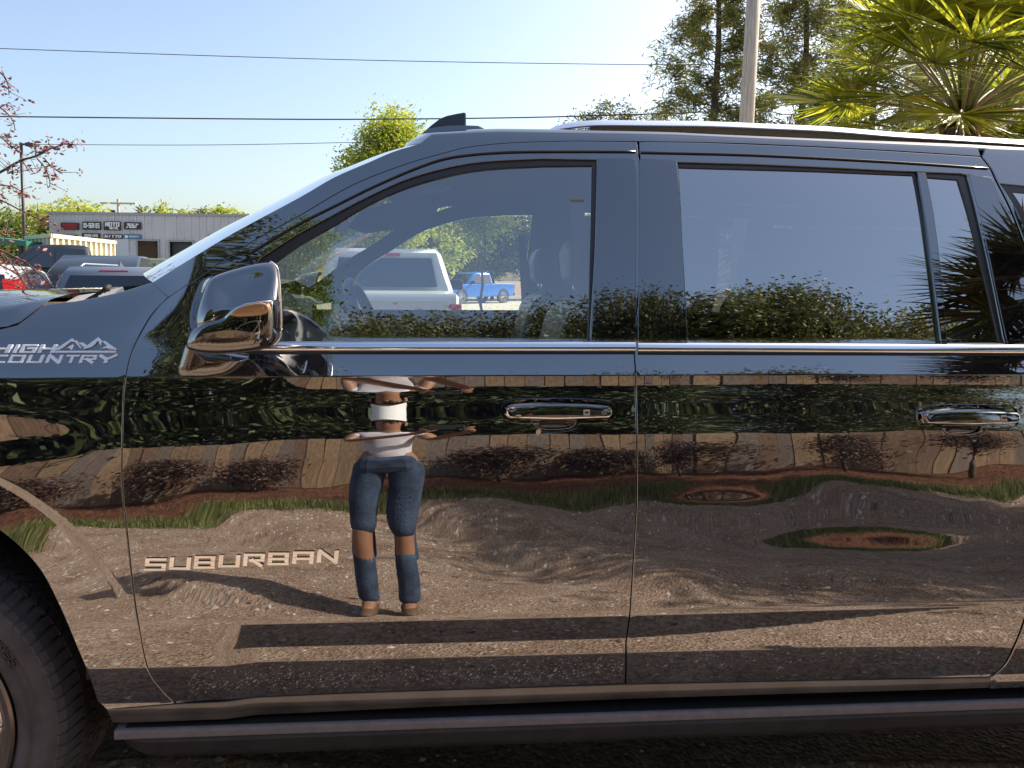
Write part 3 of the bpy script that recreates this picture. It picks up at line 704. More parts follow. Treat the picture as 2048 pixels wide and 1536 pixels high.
# badges: stroke letters
GLY = {
 'S': ([[(1,.9),(.1,.9),(.1,.5),(.9,.5),(.9,.1),(0,.1)]]),
 'U': ([[(.1,1),(.1,.1),(.9,.1),(.9,1)]]), 'B': ([[(.1,0),(.1,.9),(.88,.9),(.88,.5),(.1,.5)],[(.88,.5),(.9,.1),(.1,.1)]]),
 'R': ([[(.1,0),(.1,.9),(.9,.9),(.9,.48),(.35,.48)],[(.45,.48),(.92,0)]]), 'A': ([[(.1,0),(.1,.9),(.9,.9),(.9,0)],[(.1,.42),(.9,.42)]]),
 'N': ([[(.1,0),(.1,.95),(.9,.05),(.9,1)]]), 'H': ([[(.1,0),(.1,1)],[(.9,0),(.9,1)],[(.1,.5),(.9,.5)]]),
 'I': ([[(.5,0),(.5,1)]]), 'G': ([[(1,.9),(.1,.9),(.1,.1),(.9,.1),(.9,.55),(.5,.55)]]), 'C': ([[(1,.9),(.1,.9),(.1,.1),(1,.1)]]),
 'O': ([[(.1,.1),(.1,.9),(.9,.9),(.9,.1),(.1,.1)]]), 'T': ([[(0,.9),(1,.9)],[(.5,.9),(.5,0)]]), 'Y': ([[(0,1),(.5,.45),(1,1)],[(.5,.45),(.5,0)]]),
 'M': ([[(.1,0),(.1,.95),(.5,.4),(.9,.95),(.9,0)]]), 'E': ([[(1,.9),(.1,.9),(.1,.1),(1,.1)],[(.1,.5),(.85,.5)]]), 'L': ([[(.1,1),(.1,.1),(1,.1)]]),
 'X': ([[(0,0),(1,1)],[(0,1),(1,0)]]), 'D': ([[(.1,0),(.1,.9),(.75,.9),(.9,.7),(.9,.3),(.75,.1),(.1,.1)]]), '-': ([[(.15,.45),(.85,.45)]]),
 '7': ([[(0,.9),(.95,.9),(.3,0)]]), '2': ([[(.05,.9),(.9,.9),(.9,.5),(.1,.5),(.1,.1),(.95,.1)]]), 'Z': ([[(0,.9),(.95,.9),(.05,.1),(1,.1)]]),
 'P': ([[(.1,0),(.1,.9),(.9,.9),(.9,.45),(.1,.45)]]), '5': ([[(.95,.9),(.1,.9),(.1,.55),(.9,.55),(.9,.1),(.05,.1)]]), '/': ([[(.1,0),(.9,1)]]), '0': ([[(.1,.1),(.1,.9),(.9,.9),(.9,.1),(.1,.1)]]),
}
def glyph(ch, w, h, tv, th_, slant=0.):
    # list of quads (2d) making the letter: tv = stroke width of uprights, th_ = of horizontals
    qs = []
    for line in GLY[ch]:
        for (x0, y0), (x1, y1) in zip(line[:-1], line[1:]):
            a = Vector((x0*w, y0*h)); b = Vector((x1*w, y1*h)); d = (b-a).normalized(); k = abs(d.y)
            t = tv*k+th_*(1-k); n = Vector((-d.y, d.x))*t/2
            ea = d*(th_*.5*k+tv*.5*(1-k))*.98; a2 = a-ea if 0 < y0 < 1 and 0 < x0 < 1 else a; b2 = b+ea if 0 < y1 < 1 and 0 < x1 < 1 else b
            qs.append([a2-n, b2-n, b2+n, a2+n])
    return [[(p.x+slant*p.y, p.y) for p in q] for q in qs]
def badge_letter(ch, px0, px1, yb, yt, parent, slant=0., th=.0048, mt=None, tv=.16, hh=.2, Yf=None):
    A, B, T = [Vector((q_[0], 0, q_[1])) for q_ in (hs(px0, yb), hs(px1, yb), hs(px0, yt))]; w = B.x-A.x; h = T.z-A.z; dz = (B.z-A.z)/w
    b = MB()
    for qi, q in enumerate(glyph(ch, w, h, w*tv if ch != 'I' else w*.7, h*hh, slant)):
        def f(o):
            def g(a, c):
                x = A.x+a; z = A.z+c+a*dz; return (x, float(S(x, z))-o, z)
            return g
        b.prism(q, f(th+qi*.00018), f(-.001))
    return b.build('badge_letter', mt or BADGE, parent, bevel=.0008)
bd = bpy.data.objects.new('model_badge', None); COL.objects.link(bd); bd.parent = door_f
word = 'SUBURBAN'; x0 = 290; cwid = 42.5; gp = 6.6
for i, ch in enumerate(word):
    a = x0+i*(cwid+gp); base = 1140.5-(a-290)*.0465
    badge_letter(ch, a, a+cwid, base, base-25.5, bd, .10, tv=.21, hh=.23)
bd2 = bpy.data.objects.new('trim_badge', None); COL.objects.link(bd2); bd2.parent = fender
for ch, a, c in (('H',-20,18),('I',24,34),('G',39,70),('H',76,108)): badge_letter(ch, a, c, 705.5, 689, bd2, .18, .0035, BADGE2, tv=.25, hh=.22)
for ch, a, c in (('C',-22,10),('O',16,46),('U',53,83),('N',91,121),('T',128,154),('R',158,190),('Y',194,229)): badge_letter(ch, a, c, 725.8, 709.5, bd2, .18, .0035, BADGE2, tv=.22, hh=.22)
def flat_badge(polys, name):
    b = MB()
    for k, pl in enumerate(polys):
        P = [hs(*p) for p in pl]
        if area(P) < 0: P = P[::-1]
        b.prism(P, lambda a, c: (a, float(S(a, c))-.0035-.0002*k, c), lambda a, c: (a, float(S(a, c))+.001, c))
    return b.build(name, BADGE2, bd2, bevel=.0004)
cvt = lambda pts: [(a/7.877, 640+c/7.877) for a, c in pts]
flat_badge([cvt([(845,485),(1832,480),(1832,515),(840,512)]),
 cvt([(865,470),(1140,290),(1200,345),(1130,335),(1000,440),(925,475)]), cvt([(1035,460),(1110,405),(1160,380),(1170,410),(1140,470),(1095,435)]),
 cvt([(1180,325),(1215,322),(1300,440),(1275,440)]), cvt([(1250,355),(1300,350),(1395,410),(1340,425)]),
 cvt([(1305,465),(1395,390),(1555,272),(1600,335),(1550,325),(1510,380),(1450,425)]), cvt([(1555,272),(1620,340),(1600,400),(1570,350)]),
 cvt([(1620,335),(1660,328),(1848,460),(1840,475),(1770,455)]), cvt([(1590,460),(1700,400),(1745,425),(1780,465),(1690,440)])], 'mountain_emblem')
# dried dirt specks along the lower doors
rg_ = np.random.default_rng(12); V = []; F = []
for k in range(1500):
    x = rg_.uniform(-.62, .42) if k < 1200 else rg_.uniform(.45, 1.35); z = .505+abs(rg_.normal(0, .028))+.03*rg_.uniform()+(0 if k < 1200 else .05*rg_.uniform()); r_ = .0007*math.exp(rg_.normal(0, .45)); a_ = rg_.uniform(.3, .9); L_ = r_*rg_.uniform(1, 3.5)
    if z > .60: continue
    y = float(S(x, z))-.0004; n = len(V); V += [(x-math.cos(a_)*L_, y, z-math.sin(a_)*L_), (x+.7*r_, y, z-.7*r_), (x+math.cos(a_)*L_, y, z+math.sin(a_)*L_), (x-.7*r_, y, z+.7*r_)]; F.append((n, n+1, n+2, n+3))
tag(obj_np('dirt_specks', V, F, mat('dried_dirt', (.50,.44,.38), .9), suv), kind='stuff')
# front wheel
wh = bpy.data.objects.new('front_wheel', None); COL.objects.link(wh); wh.parent = suv
TY = .035
ty = MB(); prof = [(.286,TY+.018),(.292,TY+.006),(.300,TY-.002),(.315,TY-.006),(.330,TY-.0085),(.3305,TY-.0065),(.352,TY-.010),(.3535,TY-.0125),(.372,TY-.011),(.386,TY-.004),(.397,TY+.008),(.405,TY+.026),(.411,TY+.06),(.413,TY+.137),(.411,TY+.21),(.405,TY+.25),(.38,TY+.28),(.29,TY+.26)]
ty.lathe(prof, (WC.x, 0, WC.z), 120); ty.build('tyre', TYRE, wh, smooth=True)
tb = MB(); NT = 84
for k in range(NT):
    th = 2*math.pi*k/NT; M = Matrix.Translation(WC) @ Matrix.Rotation(-th, 4, 'Y')
    def blk(y0, y1, r0, r1, a, sk=0., r1b=None):
        b0 = Vector((r0, y0, -a)); c = []
        for (yy, sg) in ((y0, 0), (y1, 1)):
            s_ = sk*sg
            c += [M @ Vector((r0, yy, -a+s_)), M @ Vector((r0, yy, a+s_)), M @ Vector(((r1b if sg == 0 and r1b else r1), yy, a+s_)), M @ Vector(((r1b if sg == 0 and r1b else r1), yy, -a+s_))]
        tb.add(c, [(0,1,2,3),(7,6,5,4),(0,4,5,1),(1,5,6,2),(2,6,7,3),(3,7,4,0)])
    blk(TY+.012, TY+.062, .392, .4175, .0115, .004, .4035); 
    blk(TY-.003, TY+.012, .376, .4035, .0105 if k % 2 else .0118, 0, .392)
    blk(TY+.067, TY+.098, .40, .4185, .0128, .014)
    blk(TY+.103, TY+.134, .40, .4185, .0128, -.014)
    blk(TY+.140, TY+.170, .40, .4185, .0128, .014); blk(TY+.176, TY+.208, .40, .4185, .0128, -.014); blk(TY+.214, TY+.262, .39, .416, .0118, .004)
tb.build('tread', TYRE, wh)
rm = MB(); rm.lathe([(.287,TY+.012),(.290,TY-.001),(.284,TY-.006),(.272,TY-.003),(.262,TY+.004),(.255,TY+.02),(.25,TY+.06),(.245,TY+.2)], (WC.x,0,WC.z), 96)
rim = rm.build('rim', mat('rim_bronze_grey', (.30,.25,.22), .28, .85), wh, smooth=True, angle=40)
for k in range(12):
    M = Matrix.Translation((WC.x, 0, WC.z)) @ Matrix.Rotation(R(30*k+8), 4, 'Y')
    b = MB(); w0, w1 = .016, .032
    pts = [(.04,-w0),(.15,-w0*.9),(.225,-w1*.9),(.268,-w1*1.9),(.268,w1*1.9),(.225,w1*.9),(.15,w0*.9),(.04,w0)]
    b.prism(pts, lambda a, c: M @ Vector((a, TY+.004+.02*(1-a/.268), c)), lambda a, c: M @ Vector((a, TY+.04, c)))
    b.build('spoke', MATS['rim_bronze_grey'], wh, bevel=.005)
    b = MB(); M2 = M @ Matrix.Rotation(R(15), 4, 'Y')
    P = [M2 @ Vector((a, TY+.006, c)) for a, c in curve([(.12,-.012),(.20,-.032),(.243,-.045),(.255,-.03),(.257,0),(.255,.03),(.243,.045),(.20,.032),(.12,.012)], 4)]
    b.tube(P, .0032, 6); b.build('spoke_edge', SATIN, wh, smooth=True)
b = MB(); b.lathe([(0,TY+.03),(.05,TY+.03),(.06,TY+.05),(.06,TY+.1)], (WC.x,0,WC.z), 32); b.lathe([(.02,TY+.12),(.19,TY+.12),(.19,TY+.14),(.02,TY+.14)], (WC.x,0,WC.z), 48); b.build('brake_disc', RIM_D, wh, smooth=True, angle=40)
# raised size marking on the sidewall
for i, ch in enumerate('P275/50R22'):
    a0_ = R(62-i*3.6); rr = .334
    M = Matrix.Translation((WC.x, 0, WC.z)) @ Matrix.Rotation(-a0_, 4, 'Y')
    b = MB()
    for q in glyph(ch, .015, .019, .0032, .0032):
        b.prism(q, lambda a, c: M @ Vector((rr+c-.001, TY-.0125, -(-(a-.008)))), lambda a, c: M @ Vector((rr+c-.001, TY-.007, (a-.008))))
    b.build('sidewall_mark', TYRE, wh)
# wheel well liner, rear wheel
b = MB(); V = []; k = 0
for i in range(25):
    th = R(-8+196*i/24)
    for y in (.0395, .5): V.append((WC.x+.60*math.cos(th), y, WC.z+.60*math.sin(th)/.97))
b.add(V, [(2*i, 2*i+1, 2*i+3, 2*i+2) for i in range(24)]); b.box((WC.x-.62, .48, .3), (WC.x+.62, .5, 1.1)); b.build('wheel_well', RUB, suv)
for (x, y) in ((WC.x+3.407, TY), (WC.x, YF-TY-.275), (WC.x+3.407, YF-TY-.275)):
    q = bpy.data.objects.new('wheel', None); COL.objects.link(q); q.parent = suv
    b = MB(); b.lathe([(r_, a-TY+y) for r_, a in prof], (x, 0, WC.z), 64); b.build('tyre', TYRE, q, smooth=True)
    b = MB(); b.lathe([(0,y+.03),(.28,y+.03),(.28,y+.24),(0,y+.24)], (x, 0, WC.z), 40); b.build('rim', MATS['rim_bronze_grey'], q)
# ---- cabin: far side, lining, seats
far_win = hl(curve([(547,525),(600,488),(656,456),(734,409),(812,374),(891,351),(969,337),(1086,330)], 4)+[(1187,329),(1184,500),(1178,684),(900,684),(600,684),(480,684),(500,610),(525,548)])
side = gap_line[::1]+[(1.5,1.85),(3.2,1.82),(3.2,.5),(-.75,.5)]+[hs(250,757)]+hl([(262,706),(287,656),(308,624)])
farside = bpy.data.objects.new('passenger_side', None); COL.objects.link(farside); farside.parent = suv
rg = inset(rear_glass, 0); vg = vent_glass
panel('body_side', inset(side, .002), PAINT, farside, holes=[far_win, rd_win, qwin], far=True, rim=.03)
def lining(name, far, mt=None):
    return panel(name, inset(side, .02), mt or TRIM, farside if far else suv, holes=[inset(far_win, -.012), inset(rd_win, -.010), inset(qwin, 0)], off=.055, rim=.03, far=far)
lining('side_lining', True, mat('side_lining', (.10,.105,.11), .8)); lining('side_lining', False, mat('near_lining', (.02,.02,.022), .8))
panel('window_glass', far_win, glass('far_glass', (.95,1,.96), 0.0), farside, off=.013, rim=0, far=True)
panel('window_glass', rear_glass, glass('far_privacy', (.05,.055,.055), .2), farside, off=.013, rim=0, far=True)
panel('window_glass', inset(qwin, .01), MATS['far_privacy'], farside, off=.013, rim=0, far=True)
fl2 = [p for p in fl_poly if p[1] > .5]
panel('fender_skin', [(-2.3,.9),(-2.3,1.30),(-2.0,1.365),(-1.5,1.378)]+list(reversed(hood_cut))+hl([(150,603),(250,582),(305,565),(337,594)])+gapside[1:8]+[(-.75,.9)], PAINT, farside, far=True)
V = []
for x in (-.20, -.05, .4, 1.5, 3.1):
    for j in range(9):
        t = j/8; y = .30+(YF-.60)*t; V.append((x-(.05*(1-(2*t-1)**2) if x < -.1 else 0), y, (1.775 if x < -.1 else 1.82 if x < 0 else 1.855)+.02*(1-(2*t-1)**2)))
obj_np('headliner', V, [(i*9+j, i*9+j+1, (i+1)*9+j+1, (i+1)*9+j) for i in range(4) for j in range(8)], LINER, suv, smooth=True)
b = MB(); b.box((-.9, .1, .50), (3.2, YF-.1, .54)); b.build('cabin_floor', TRIM, suv)
b = MB(); b.box((3.2, .1, .5), (3.3, YF-.1, 1.8)); b.build('tailgate', PAINT, suv)
b = MB(); b.box((-2.45, .1, .45), (-2.40, YF-.1, 1.32)); b.build('grille', BLACK, suv, bevel=.02)
b = MB(); b.box((-2.3, .3, .5), (-1.1, YF-.3, 1.2)); b.build('engine_bay', RUB, suv)
# dashboard
b = MB(); b.prism([(-.90,.9),(-.95,1.36),(-.80,1.43),(-.62,1.405),(-.50,1.35),(-.44,1.27),(-.46,1.1),(-.55,.9)], lambda a, c: (a, .34, c), lambda a, c: (a, YF-.34, c)); b.build('dashboard', TRIM, suv, bevel=.02)
b = MB(); b.prism([(-.66,1.40),(-.62,1.455),(-.54,1.46),(-.47,1.38),(-.5,1.36)], lambda a, c: (a, .38, c), lambda a, c: (a, .72, c)); b.build('instrument_hood', TRIM, suv, bevel=.015)
b = MB(); b.box((-.49, .90, 1.27), (-.475, 1.22, 1.40)); b.build('centre_screen', SCREEN, suv, bevel=.004)
# steering wheel
sw = bpy.data.objects.new('steering_wheel', None); COL.objects.link(sw); sw.parent = suv
dr = (at(694,558,.50)-at(752,700,.50)).normalized(); sr = .19; c0 = at(700,566,.50)-dr*sr; side_ = Vector((0,1,0)); ax = dr.cross(side_)
P = [c0+dr*sr*math.cos(t)+side_*sr*math.sin(t) for t in np.arange(0, 2*math.pi+.01, math.pi/24)]
b = MB(); b.tube(P, .0165, 10, cap=False); b.build('steering_rim', LEATHER, sw, smooth=True)
b = MB(); M = Matrix((dr, side_, ax)).transposed().to_4x4(); M.translation = c0-ax*.02
b.box((-.06,-.07,-.03),(.06,.07,.03), 0, M); b.box((-.012,-.19,-.01),(.012,.19,.01), 0, M); b.box((-.19,-.02,-.01),(0,.02,.01), 0, M); b.build('steering_hub', TRIM, sw, bevel=.012)
b = MB(); b.tube([c0-ax*.02, c0-ax*.25*(1 if ax.x > 0 else -1)], .03, 10); b.build('steering_column', TRIM, sw)
b = MB(); q = at(670,664,.32); b.lathe([(0,-.01),(.010,-.012),(.013,-.006),(.013,.02)], q, 20); b.tube([q+Vector((0,.01,0)), at(652,640,.40)], [.008,.014], 8); b.tube([q+Vector((0,.01,0)), at(712,655,.46)], [.007,.012], 8); b.build('column_stalk', TRIML, sw, smooth=True, angle=40)
# seats
def seat(x, y, nm='front_seat', s=1.0):
    st = bpy.data.objects.new(nm, None); COL.objects.link(st); st.parent = suv
    def pad(name, sect, w, y0, mt, bev=.045):
        b = MB(); b.prism(sect, lambda a, c: (x+a, y0-w, c), lambda a, c: (x+a, y0+w, c)); o = b.build(name, mt, st, bevel=bev, smooth=True); o.modifiers['b'].segments = 4; return o
    pad('backrest', [(-.05,.85),(.03,1.13),(.105,1.40),(.17,1.445),(.23,1.42),(.20,1.15),(.12,.82)], .24, y, LEATHER, .05)
    pad('headrest', [(.135,1.475),(.125,1.57),(.14,1.62),(.20,1.635),(.225,1.59),(.215,1.48)], .125, y, LEATHER, .035)
    pad('cushion', [(-.50,.86),(-.48,.95),(-.1,.93),(.08,.93),(.08,.8),(-.45,.78)], .25, y, LEATHER)
    for d in (-.06, .06): b = MB(); b.tube([(x+.17, y+d, 1.43), (x+.17, y+d, 1.50)], .007, 8); b.build('headrest_post', SATIN, st, smooth=True)
for y in (.50, 1.50): seat(.20, y)
for y in (.45, 1.03, 1.60): seat(1.18, y, 'rear_seat')
# belts and pillar trim seen through the glass
for sgn, yy in ((1, .20), (-1, YF-.20)):
    b = MB(); b.prism([(.30,1.70),(.335,1.70),(.36,1.30),(.325,1.30)], lambda a, c: (a, yy, c), lambda a, c: (a, yy+.003*sgn, c)); b.build('seat_belt', MATS.get('belt_webbing') or mat('belt_webbing', (.25,.24,.22), .8), suv)
b = MB(); P = [at(a, c, .24) for a, c in [(820,395),(850,388),(880,384),(903,378)]]; b.tube(P, [.006,.011,.011,.006], 8); b.build('grab_handle', TRIML, suv, smooth=True)
b = MB(); b.prism([(-.10,0),(.10,.03),(.14,.10),(-.06,.05)], lambda a, c: (at(775,440,.3).x+a, .22, at(775,440,.3).z+c-.03), lambda a, c: (at(775,440,.3).x+a, .62, at(775,440,.3).z+c-.02)); b.build('sun_visor', LINER, suv, bevel=.008)
b = MB(); b.prism([(0,0),(.02,.05),(.03,.04),(.01,-.01)], lambda a, c: (-.42+a, .93, 1.66+c), lambda a, c: (-.42+a, 1.17, 1.66+c)); b.tube([(-.40,1.05,1.70),(-.35,1.05,1.80)], .01, 6); b.build('rear_view_mirror', BLACK, suv, bevel=.006)
# far door mirror, seen through both windows
fm = bpy.data.objects.new('side_mirror', None); COL.objects.link(fm); fm.parent = farside
q = at(640,590,YF+.10)
b = MB()
ring = [(math.cos(t), math.sin(t)) for t in np.arange(0, 2*math.pi, math.pi/10)]
b.add([Vector((q.x+.0, q.y+.13*a, q.z+.12*c)) for a, c in ring]+[Vector((q.x-.10, q.y+.11*a, q.z+.10*c)) for a, c in ring]+[Vector((q.x-.13, q.y+.05*a, q.z+.05*c)) for a, c in ring],
      [(i, (i+1) % 20, (i+1) % 20+20, i+20) for i in range(20)]+[(i+20, (i+1) % 20+20, (i+1) % 20+40, i+40) for i in range(20)]+[tuple(range(40,60))]); b.build('mirror_housing', PAINT, fm, smooth=True)
b = MB(); b.add([Vector((q.x+.004, q.y+.12*a, q.z+.11*c)) for a, c in ring], [tuple(range(20))]); b.build('mirror_face', MIRG, fm)
# re-base the parts: top-level SUV empty keeps its own location
for o in bpy.data.objects:
    if o.parent is suv: o.matrix_parent_inverse = inv
#PART3
# ------------------------------------------------------------------ GROUND
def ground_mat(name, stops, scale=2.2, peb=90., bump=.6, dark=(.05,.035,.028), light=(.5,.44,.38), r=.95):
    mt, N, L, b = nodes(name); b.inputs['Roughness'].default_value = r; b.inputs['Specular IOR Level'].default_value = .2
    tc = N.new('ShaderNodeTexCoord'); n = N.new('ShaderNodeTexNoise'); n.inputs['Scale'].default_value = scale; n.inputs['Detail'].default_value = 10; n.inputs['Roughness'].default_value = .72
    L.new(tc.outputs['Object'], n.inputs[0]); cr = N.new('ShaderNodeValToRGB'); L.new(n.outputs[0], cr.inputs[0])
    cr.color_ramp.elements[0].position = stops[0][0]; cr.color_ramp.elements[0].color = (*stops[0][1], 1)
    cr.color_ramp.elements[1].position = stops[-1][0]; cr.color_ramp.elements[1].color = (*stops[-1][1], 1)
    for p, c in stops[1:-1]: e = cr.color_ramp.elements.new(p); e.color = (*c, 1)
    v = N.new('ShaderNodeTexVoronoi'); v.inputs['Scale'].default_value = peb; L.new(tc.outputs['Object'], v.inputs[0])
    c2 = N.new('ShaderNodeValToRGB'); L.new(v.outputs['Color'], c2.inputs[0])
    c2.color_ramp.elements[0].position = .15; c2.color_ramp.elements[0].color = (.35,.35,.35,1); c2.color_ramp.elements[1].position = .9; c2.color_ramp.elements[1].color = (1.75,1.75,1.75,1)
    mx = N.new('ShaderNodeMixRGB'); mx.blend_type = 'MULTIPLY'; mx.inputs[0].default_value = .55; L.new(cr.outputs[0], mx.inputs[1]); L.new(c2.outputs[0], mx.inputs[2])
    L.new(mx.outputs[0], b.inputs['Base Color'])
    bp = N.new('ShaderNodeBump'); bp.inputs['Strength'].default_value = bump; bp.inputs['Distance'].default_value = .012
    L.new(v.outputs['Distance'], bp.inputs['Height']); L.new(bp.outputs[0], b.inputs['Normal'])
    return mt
GRAV = ground_mat('gravel_ground', [(.3,(.18,.115,.075)),(.5,(.31,.212,.148)),(.72,(.41,.31,.23))], 1.7, 70)
ASPH = ground_mat('lot_asphalt', [(.3,(.20,.19,.17)),(.7,(.33,.31,.27))], .6, 60, .2)
CONC = ground_mat('pale_concrete', [(.3,(.42,.39,.31)),(.7,(.55,.52,.43))], .5, 60, .1)
CARSHADE = ground_mat('car_shade_ground', [(.3,(.05,.035,.028)),(.7,(.12,.085,.065))], 4, 60)  # ground darkened in colour to stand for the shade beneath the car
MULCH = ground_mat('pine_straw_bed', [(.3,(.06,.025,.015)),(.5,(.14,.058,.032)),(.72,(.25,.12,.065))], 3, 140, .9)
VERGE = ground_mat('verge_soil', [(.3,(.07,.08,.03)),(.7,(.17,.17,.06))], 5, 120)
def sheet(name, x0, x1, y0, y1, z, mt, wavy=0):
    V = []; n = 90 if wavy else 1
    for i in range(n+1):
        x = x0+(x1-x0)*i/n; V += [(x, y0-(wavy*(math.sin(x*1.3)+.6*math.sin(x*3.1+1)) if wavy else 0), z), (x, y1+(wavy*(math.sin(x*1.7)+.6*math.sin(x*4.3)+.35*math.sin(x*11)) if wavy else 0), z)]
    o = obj_np(name, V, [(2*i, 2*i+2, 2*i+3, 2*i+1) for i in range(n)], mt); return tag(o, kind='structure')
sheet('ground', -700, 700, -500, 900, 0, GRAV)
sheet('parking_lot', -60, 60, 6, 70, .004, ASPH)
sheet('concrete_apron', -6, 30, 24, 60, .008, CONC)
YG = -6.1
sheet('under_car_shade', -1.2, 4.2, .45, 1.7, .004, CARSHADE, .08)  # dark sheet: the car's shade painted onto the ground under it
sheet('grass_verge', -30, 30, YG-.75, YG, .004, VERGE, .07)
sheet('mulch_bed', -30, 30, -60, YG-.6, .008, MULCH, .10)
# loose stones, chips and leaf litter on the gravel
def scatter(name, n, xr, yr, size, mt, flat=.6, z=0., shape='rock', seed=1):
    r_ = np.random.default_rng(seed); x = r_.uniform(*xr, n); y = r_.uniform(*yr, n); s = size*np.exp(r_.normal(0, .45, n)); a = r_.uniform(0, 6.28, n)
    if shape == 'rock':
        base = np.array([(1,0,0),(0,1,0),(-1,0,0),(0,-1,0),(.1,.1,1)], float); F0 = np.array([(0,1,4),(1,2,4),(2,3,4),(3,0,4)])
    else:
        base = np.array([(1,0,.3),(0,.35,0),(-1,0,.25),(0,-.35,.1)], float); F0 = np.array([(0,1,2),(0,2,3)])
    c, s_ = np.cos(a), np.sin(a); B = base[None].repeat(n, 0)*r_.uniform(.6, 1.3, (n, len(base), 1))
    X = (B[..., 0]*c[:, None]-B[..., 1]*s_[:, None])*s[:, None]+x[:, None]; Y = (B[..., 0]*s_[:, None]+B[..., 1]*c[:, None])*s[:, None]*.8+y[:, None]
    Z = B[..., 2]*s[:, None]*flat+z+.001
    V = np.stack([X, Y, Z], -1).reshape(-1, 3); F = (F0[None]+(np.arange(n)*len(base))[:, None, None]).reshape(-1, 3)
    return tag(obj_np(name, V, F, mt), kind='stuff')
PEB = leafmat('pebble_tones', (.12,.09,.07), (.62,.55,.47), 0., 5, .9)
LIT = leafmat('litter_tones', (.04,.025,.015), (.34,.22,.11), .1, 5, .9)
scatter('loose_gravel', 26000, (-7, 8), (YG, 1.5), .008, PEB, .6, seed=3)
scatter('leaf_litter', 5000, (-7, 8), (YG, -.4), .016, LIT, .5, shape='leaf', seed=4)
GRASS = leafmat('grass_blades', (.06,.075,.015), (.22,.23,.06), .35, 2)
def blades(name, n, xr, yr, h, mt, seed=2, z=.004, lay=.35, w=.006):
    r_ = np.random.default_rng(seed); x = r_.uniform(*xr, n); y = r_.normal((yr[0]+yr[1])/2, (yr[1]-yr[0])/3.2, n)
    hh = h*r_.uniform(.5, 1.3, n); a = r_.uniform(0, 6.28, n); dx = np.cos(a)*hh*lay; dy = np.sin(a)*hh*lay; px_ = -np.sin(a)*w; py_ = np.cos(a)*w
    V = np.stack([np.stack([x-px_, y-py_, 0*x+z], 1), np.stack([x+px_, y+py_, 0*x+z], 1), np.stack([x+dx, y+dy, z+hh], 1)], 1).reshape(-1, 3)
    return tag(obj_np(name, V, np.arange(3*n).reshape(-1, 3), mt), kind='stuff')
blades('verge_grass', 26000, (-12, 13), (YG-.55, YG-.02), .07, GRASS)
STRAW = leafmat('pine_straw', (.06,.025,.015), (.32,.15,.08), .1, 2)
blades('pine_straw', 22000, (-12, 13), (-8.6, YG-.5), .03, STRAW, 5, .01, 3.5, .004)
# ------------------------------------------------------------------ FOLIAGE
def leafcloud(C, k, spread, size, rng, flat=.7, aspect=.45):
    n = len(C)*k; c = np.repeat(C, k, 0)+rng.normal(0, 1, (n, 3))*np.array([1, 1, flat])*np.repeat(spread, k)[:, None]
    d = rng.normal(0, 1, (n, 3)); d[:, 2] *= .6; d /= np.linalg.norm(d, axis=1)[:, None]
    e = np.cross(d, rng.normal(0, 1, (n, 3))); e /= np.linalg.norm(e, axis=1)[:, None]
    s = (size*rng.uniform(.6, 1.35, n))[:, None]
    V = np.stack([c-d*s, c+e*s*aspect, c+d*s, c-e*s*aspect], 1).reshape(-1, 3)
    return V, np.arange(4*n).reshape(-1, 4)
BARK = mat('bark_brown', (.10,.075,.055), .9, var=.4, scale=6, bump=.6, bscale=25, stretch=(1,1,.25))
BARKG = mat('bark_grey', (.17,.15,.125), .9, var=.35, scale=8, bump=.5, bscale=30, stretch=(1,1,.25))
def tree(name, label, base, H, tr, ells, mt, nclump=120, k=60, lsize=.06, spread=.35, seed=1, group=None, bark=None, cat='tree', lean=(0,0), zbranch=.25, curve_up=.5, flat=.7, surf=.55, aspect=.45, nbr=None):
    rng = np.random.default_rng(seed); bx, by = base; t = thing(name, label, cat, (bx, by, 0), 0, group)
    top = Vector((lean[0], lean[1], H*.93)); n = 8
    P = [Vector((lean[0]*(i/n)**1.5+rng.normal(0, .012*H)*(0 < i < n), lean[1]*(i/n)**1.5+rng.normal(0, .012*H)*(0 < i < n), H*.93*i/n)) for i in range(n+1)]
    b = MB(); b.tube(P, [tr*(1-.85*i/n)+.008 for i in range(n+1)], 9)
    C = []
    for (ex, ey, ez, rx, ry, rz_, wgt) in ells:
        m_ = int(nclump*wgt); d = rng.normal(0, 1, (m_, 3)); d /= np.linalg.norm(d, axis=1)[:, None]
        r_ = (surf+(1-surf)*rng.uniform(0, 1, m_))**1.0*rng.uniform(.75, 1.08, m_); C.append(np.array([ex, ey, ez])+d*np.array([rx, ry, rz_])*r_[:, None])
    C = np.concatenate(C); C = C[C[:, 2] > .2]
    for ci in rng.permutation(len(C))[:(nbr or max(10, len(C)//3))]:
        c = Vector(C[ci]); f_ = min(.95, max(zbranch, (c.z/H)-.12-.15*rng.uniform())); i = int(f_*n); s = P[i].lerp(P[min(i+1, n)], f_*n-i)
        mid = s.lerp(c, .5)+Vector((0, 0, -(c-s).length*.08*curve_up*2)); r0 = max(.008, tr*.28*(1-.7*f_))
        b.tube([s, mid, c], [r0, r0*.6, .004], 5, cap=False)
    b.build('trunk', bark or BARK, t, smooth=True, recalc=False)
    V, F = leafcloud(C, k, spread*rng.uniform(.6, 1.3, len(C)), lsize, rng, flat, aspect)
    obj_np('crown', V, F, mt, t); return t
L_LIME = leafmat('lime_spring_leaves', (.17,.24,.02), (.50,.52,.06), .5, .5)
L_GREEN = leafmat('mid_green_leaves', (.05,.10,.018), (.22,.28,.05), .4, .5)
L_DARK = leafmat('dark_evergreen_leaves', (.015,.032,.012), (.09,.11,.03), .25, .7)
L_OLIVE = leafmat('olive_leaves', (.04,.05,.015), (.20,.20,.06), .35, .6)
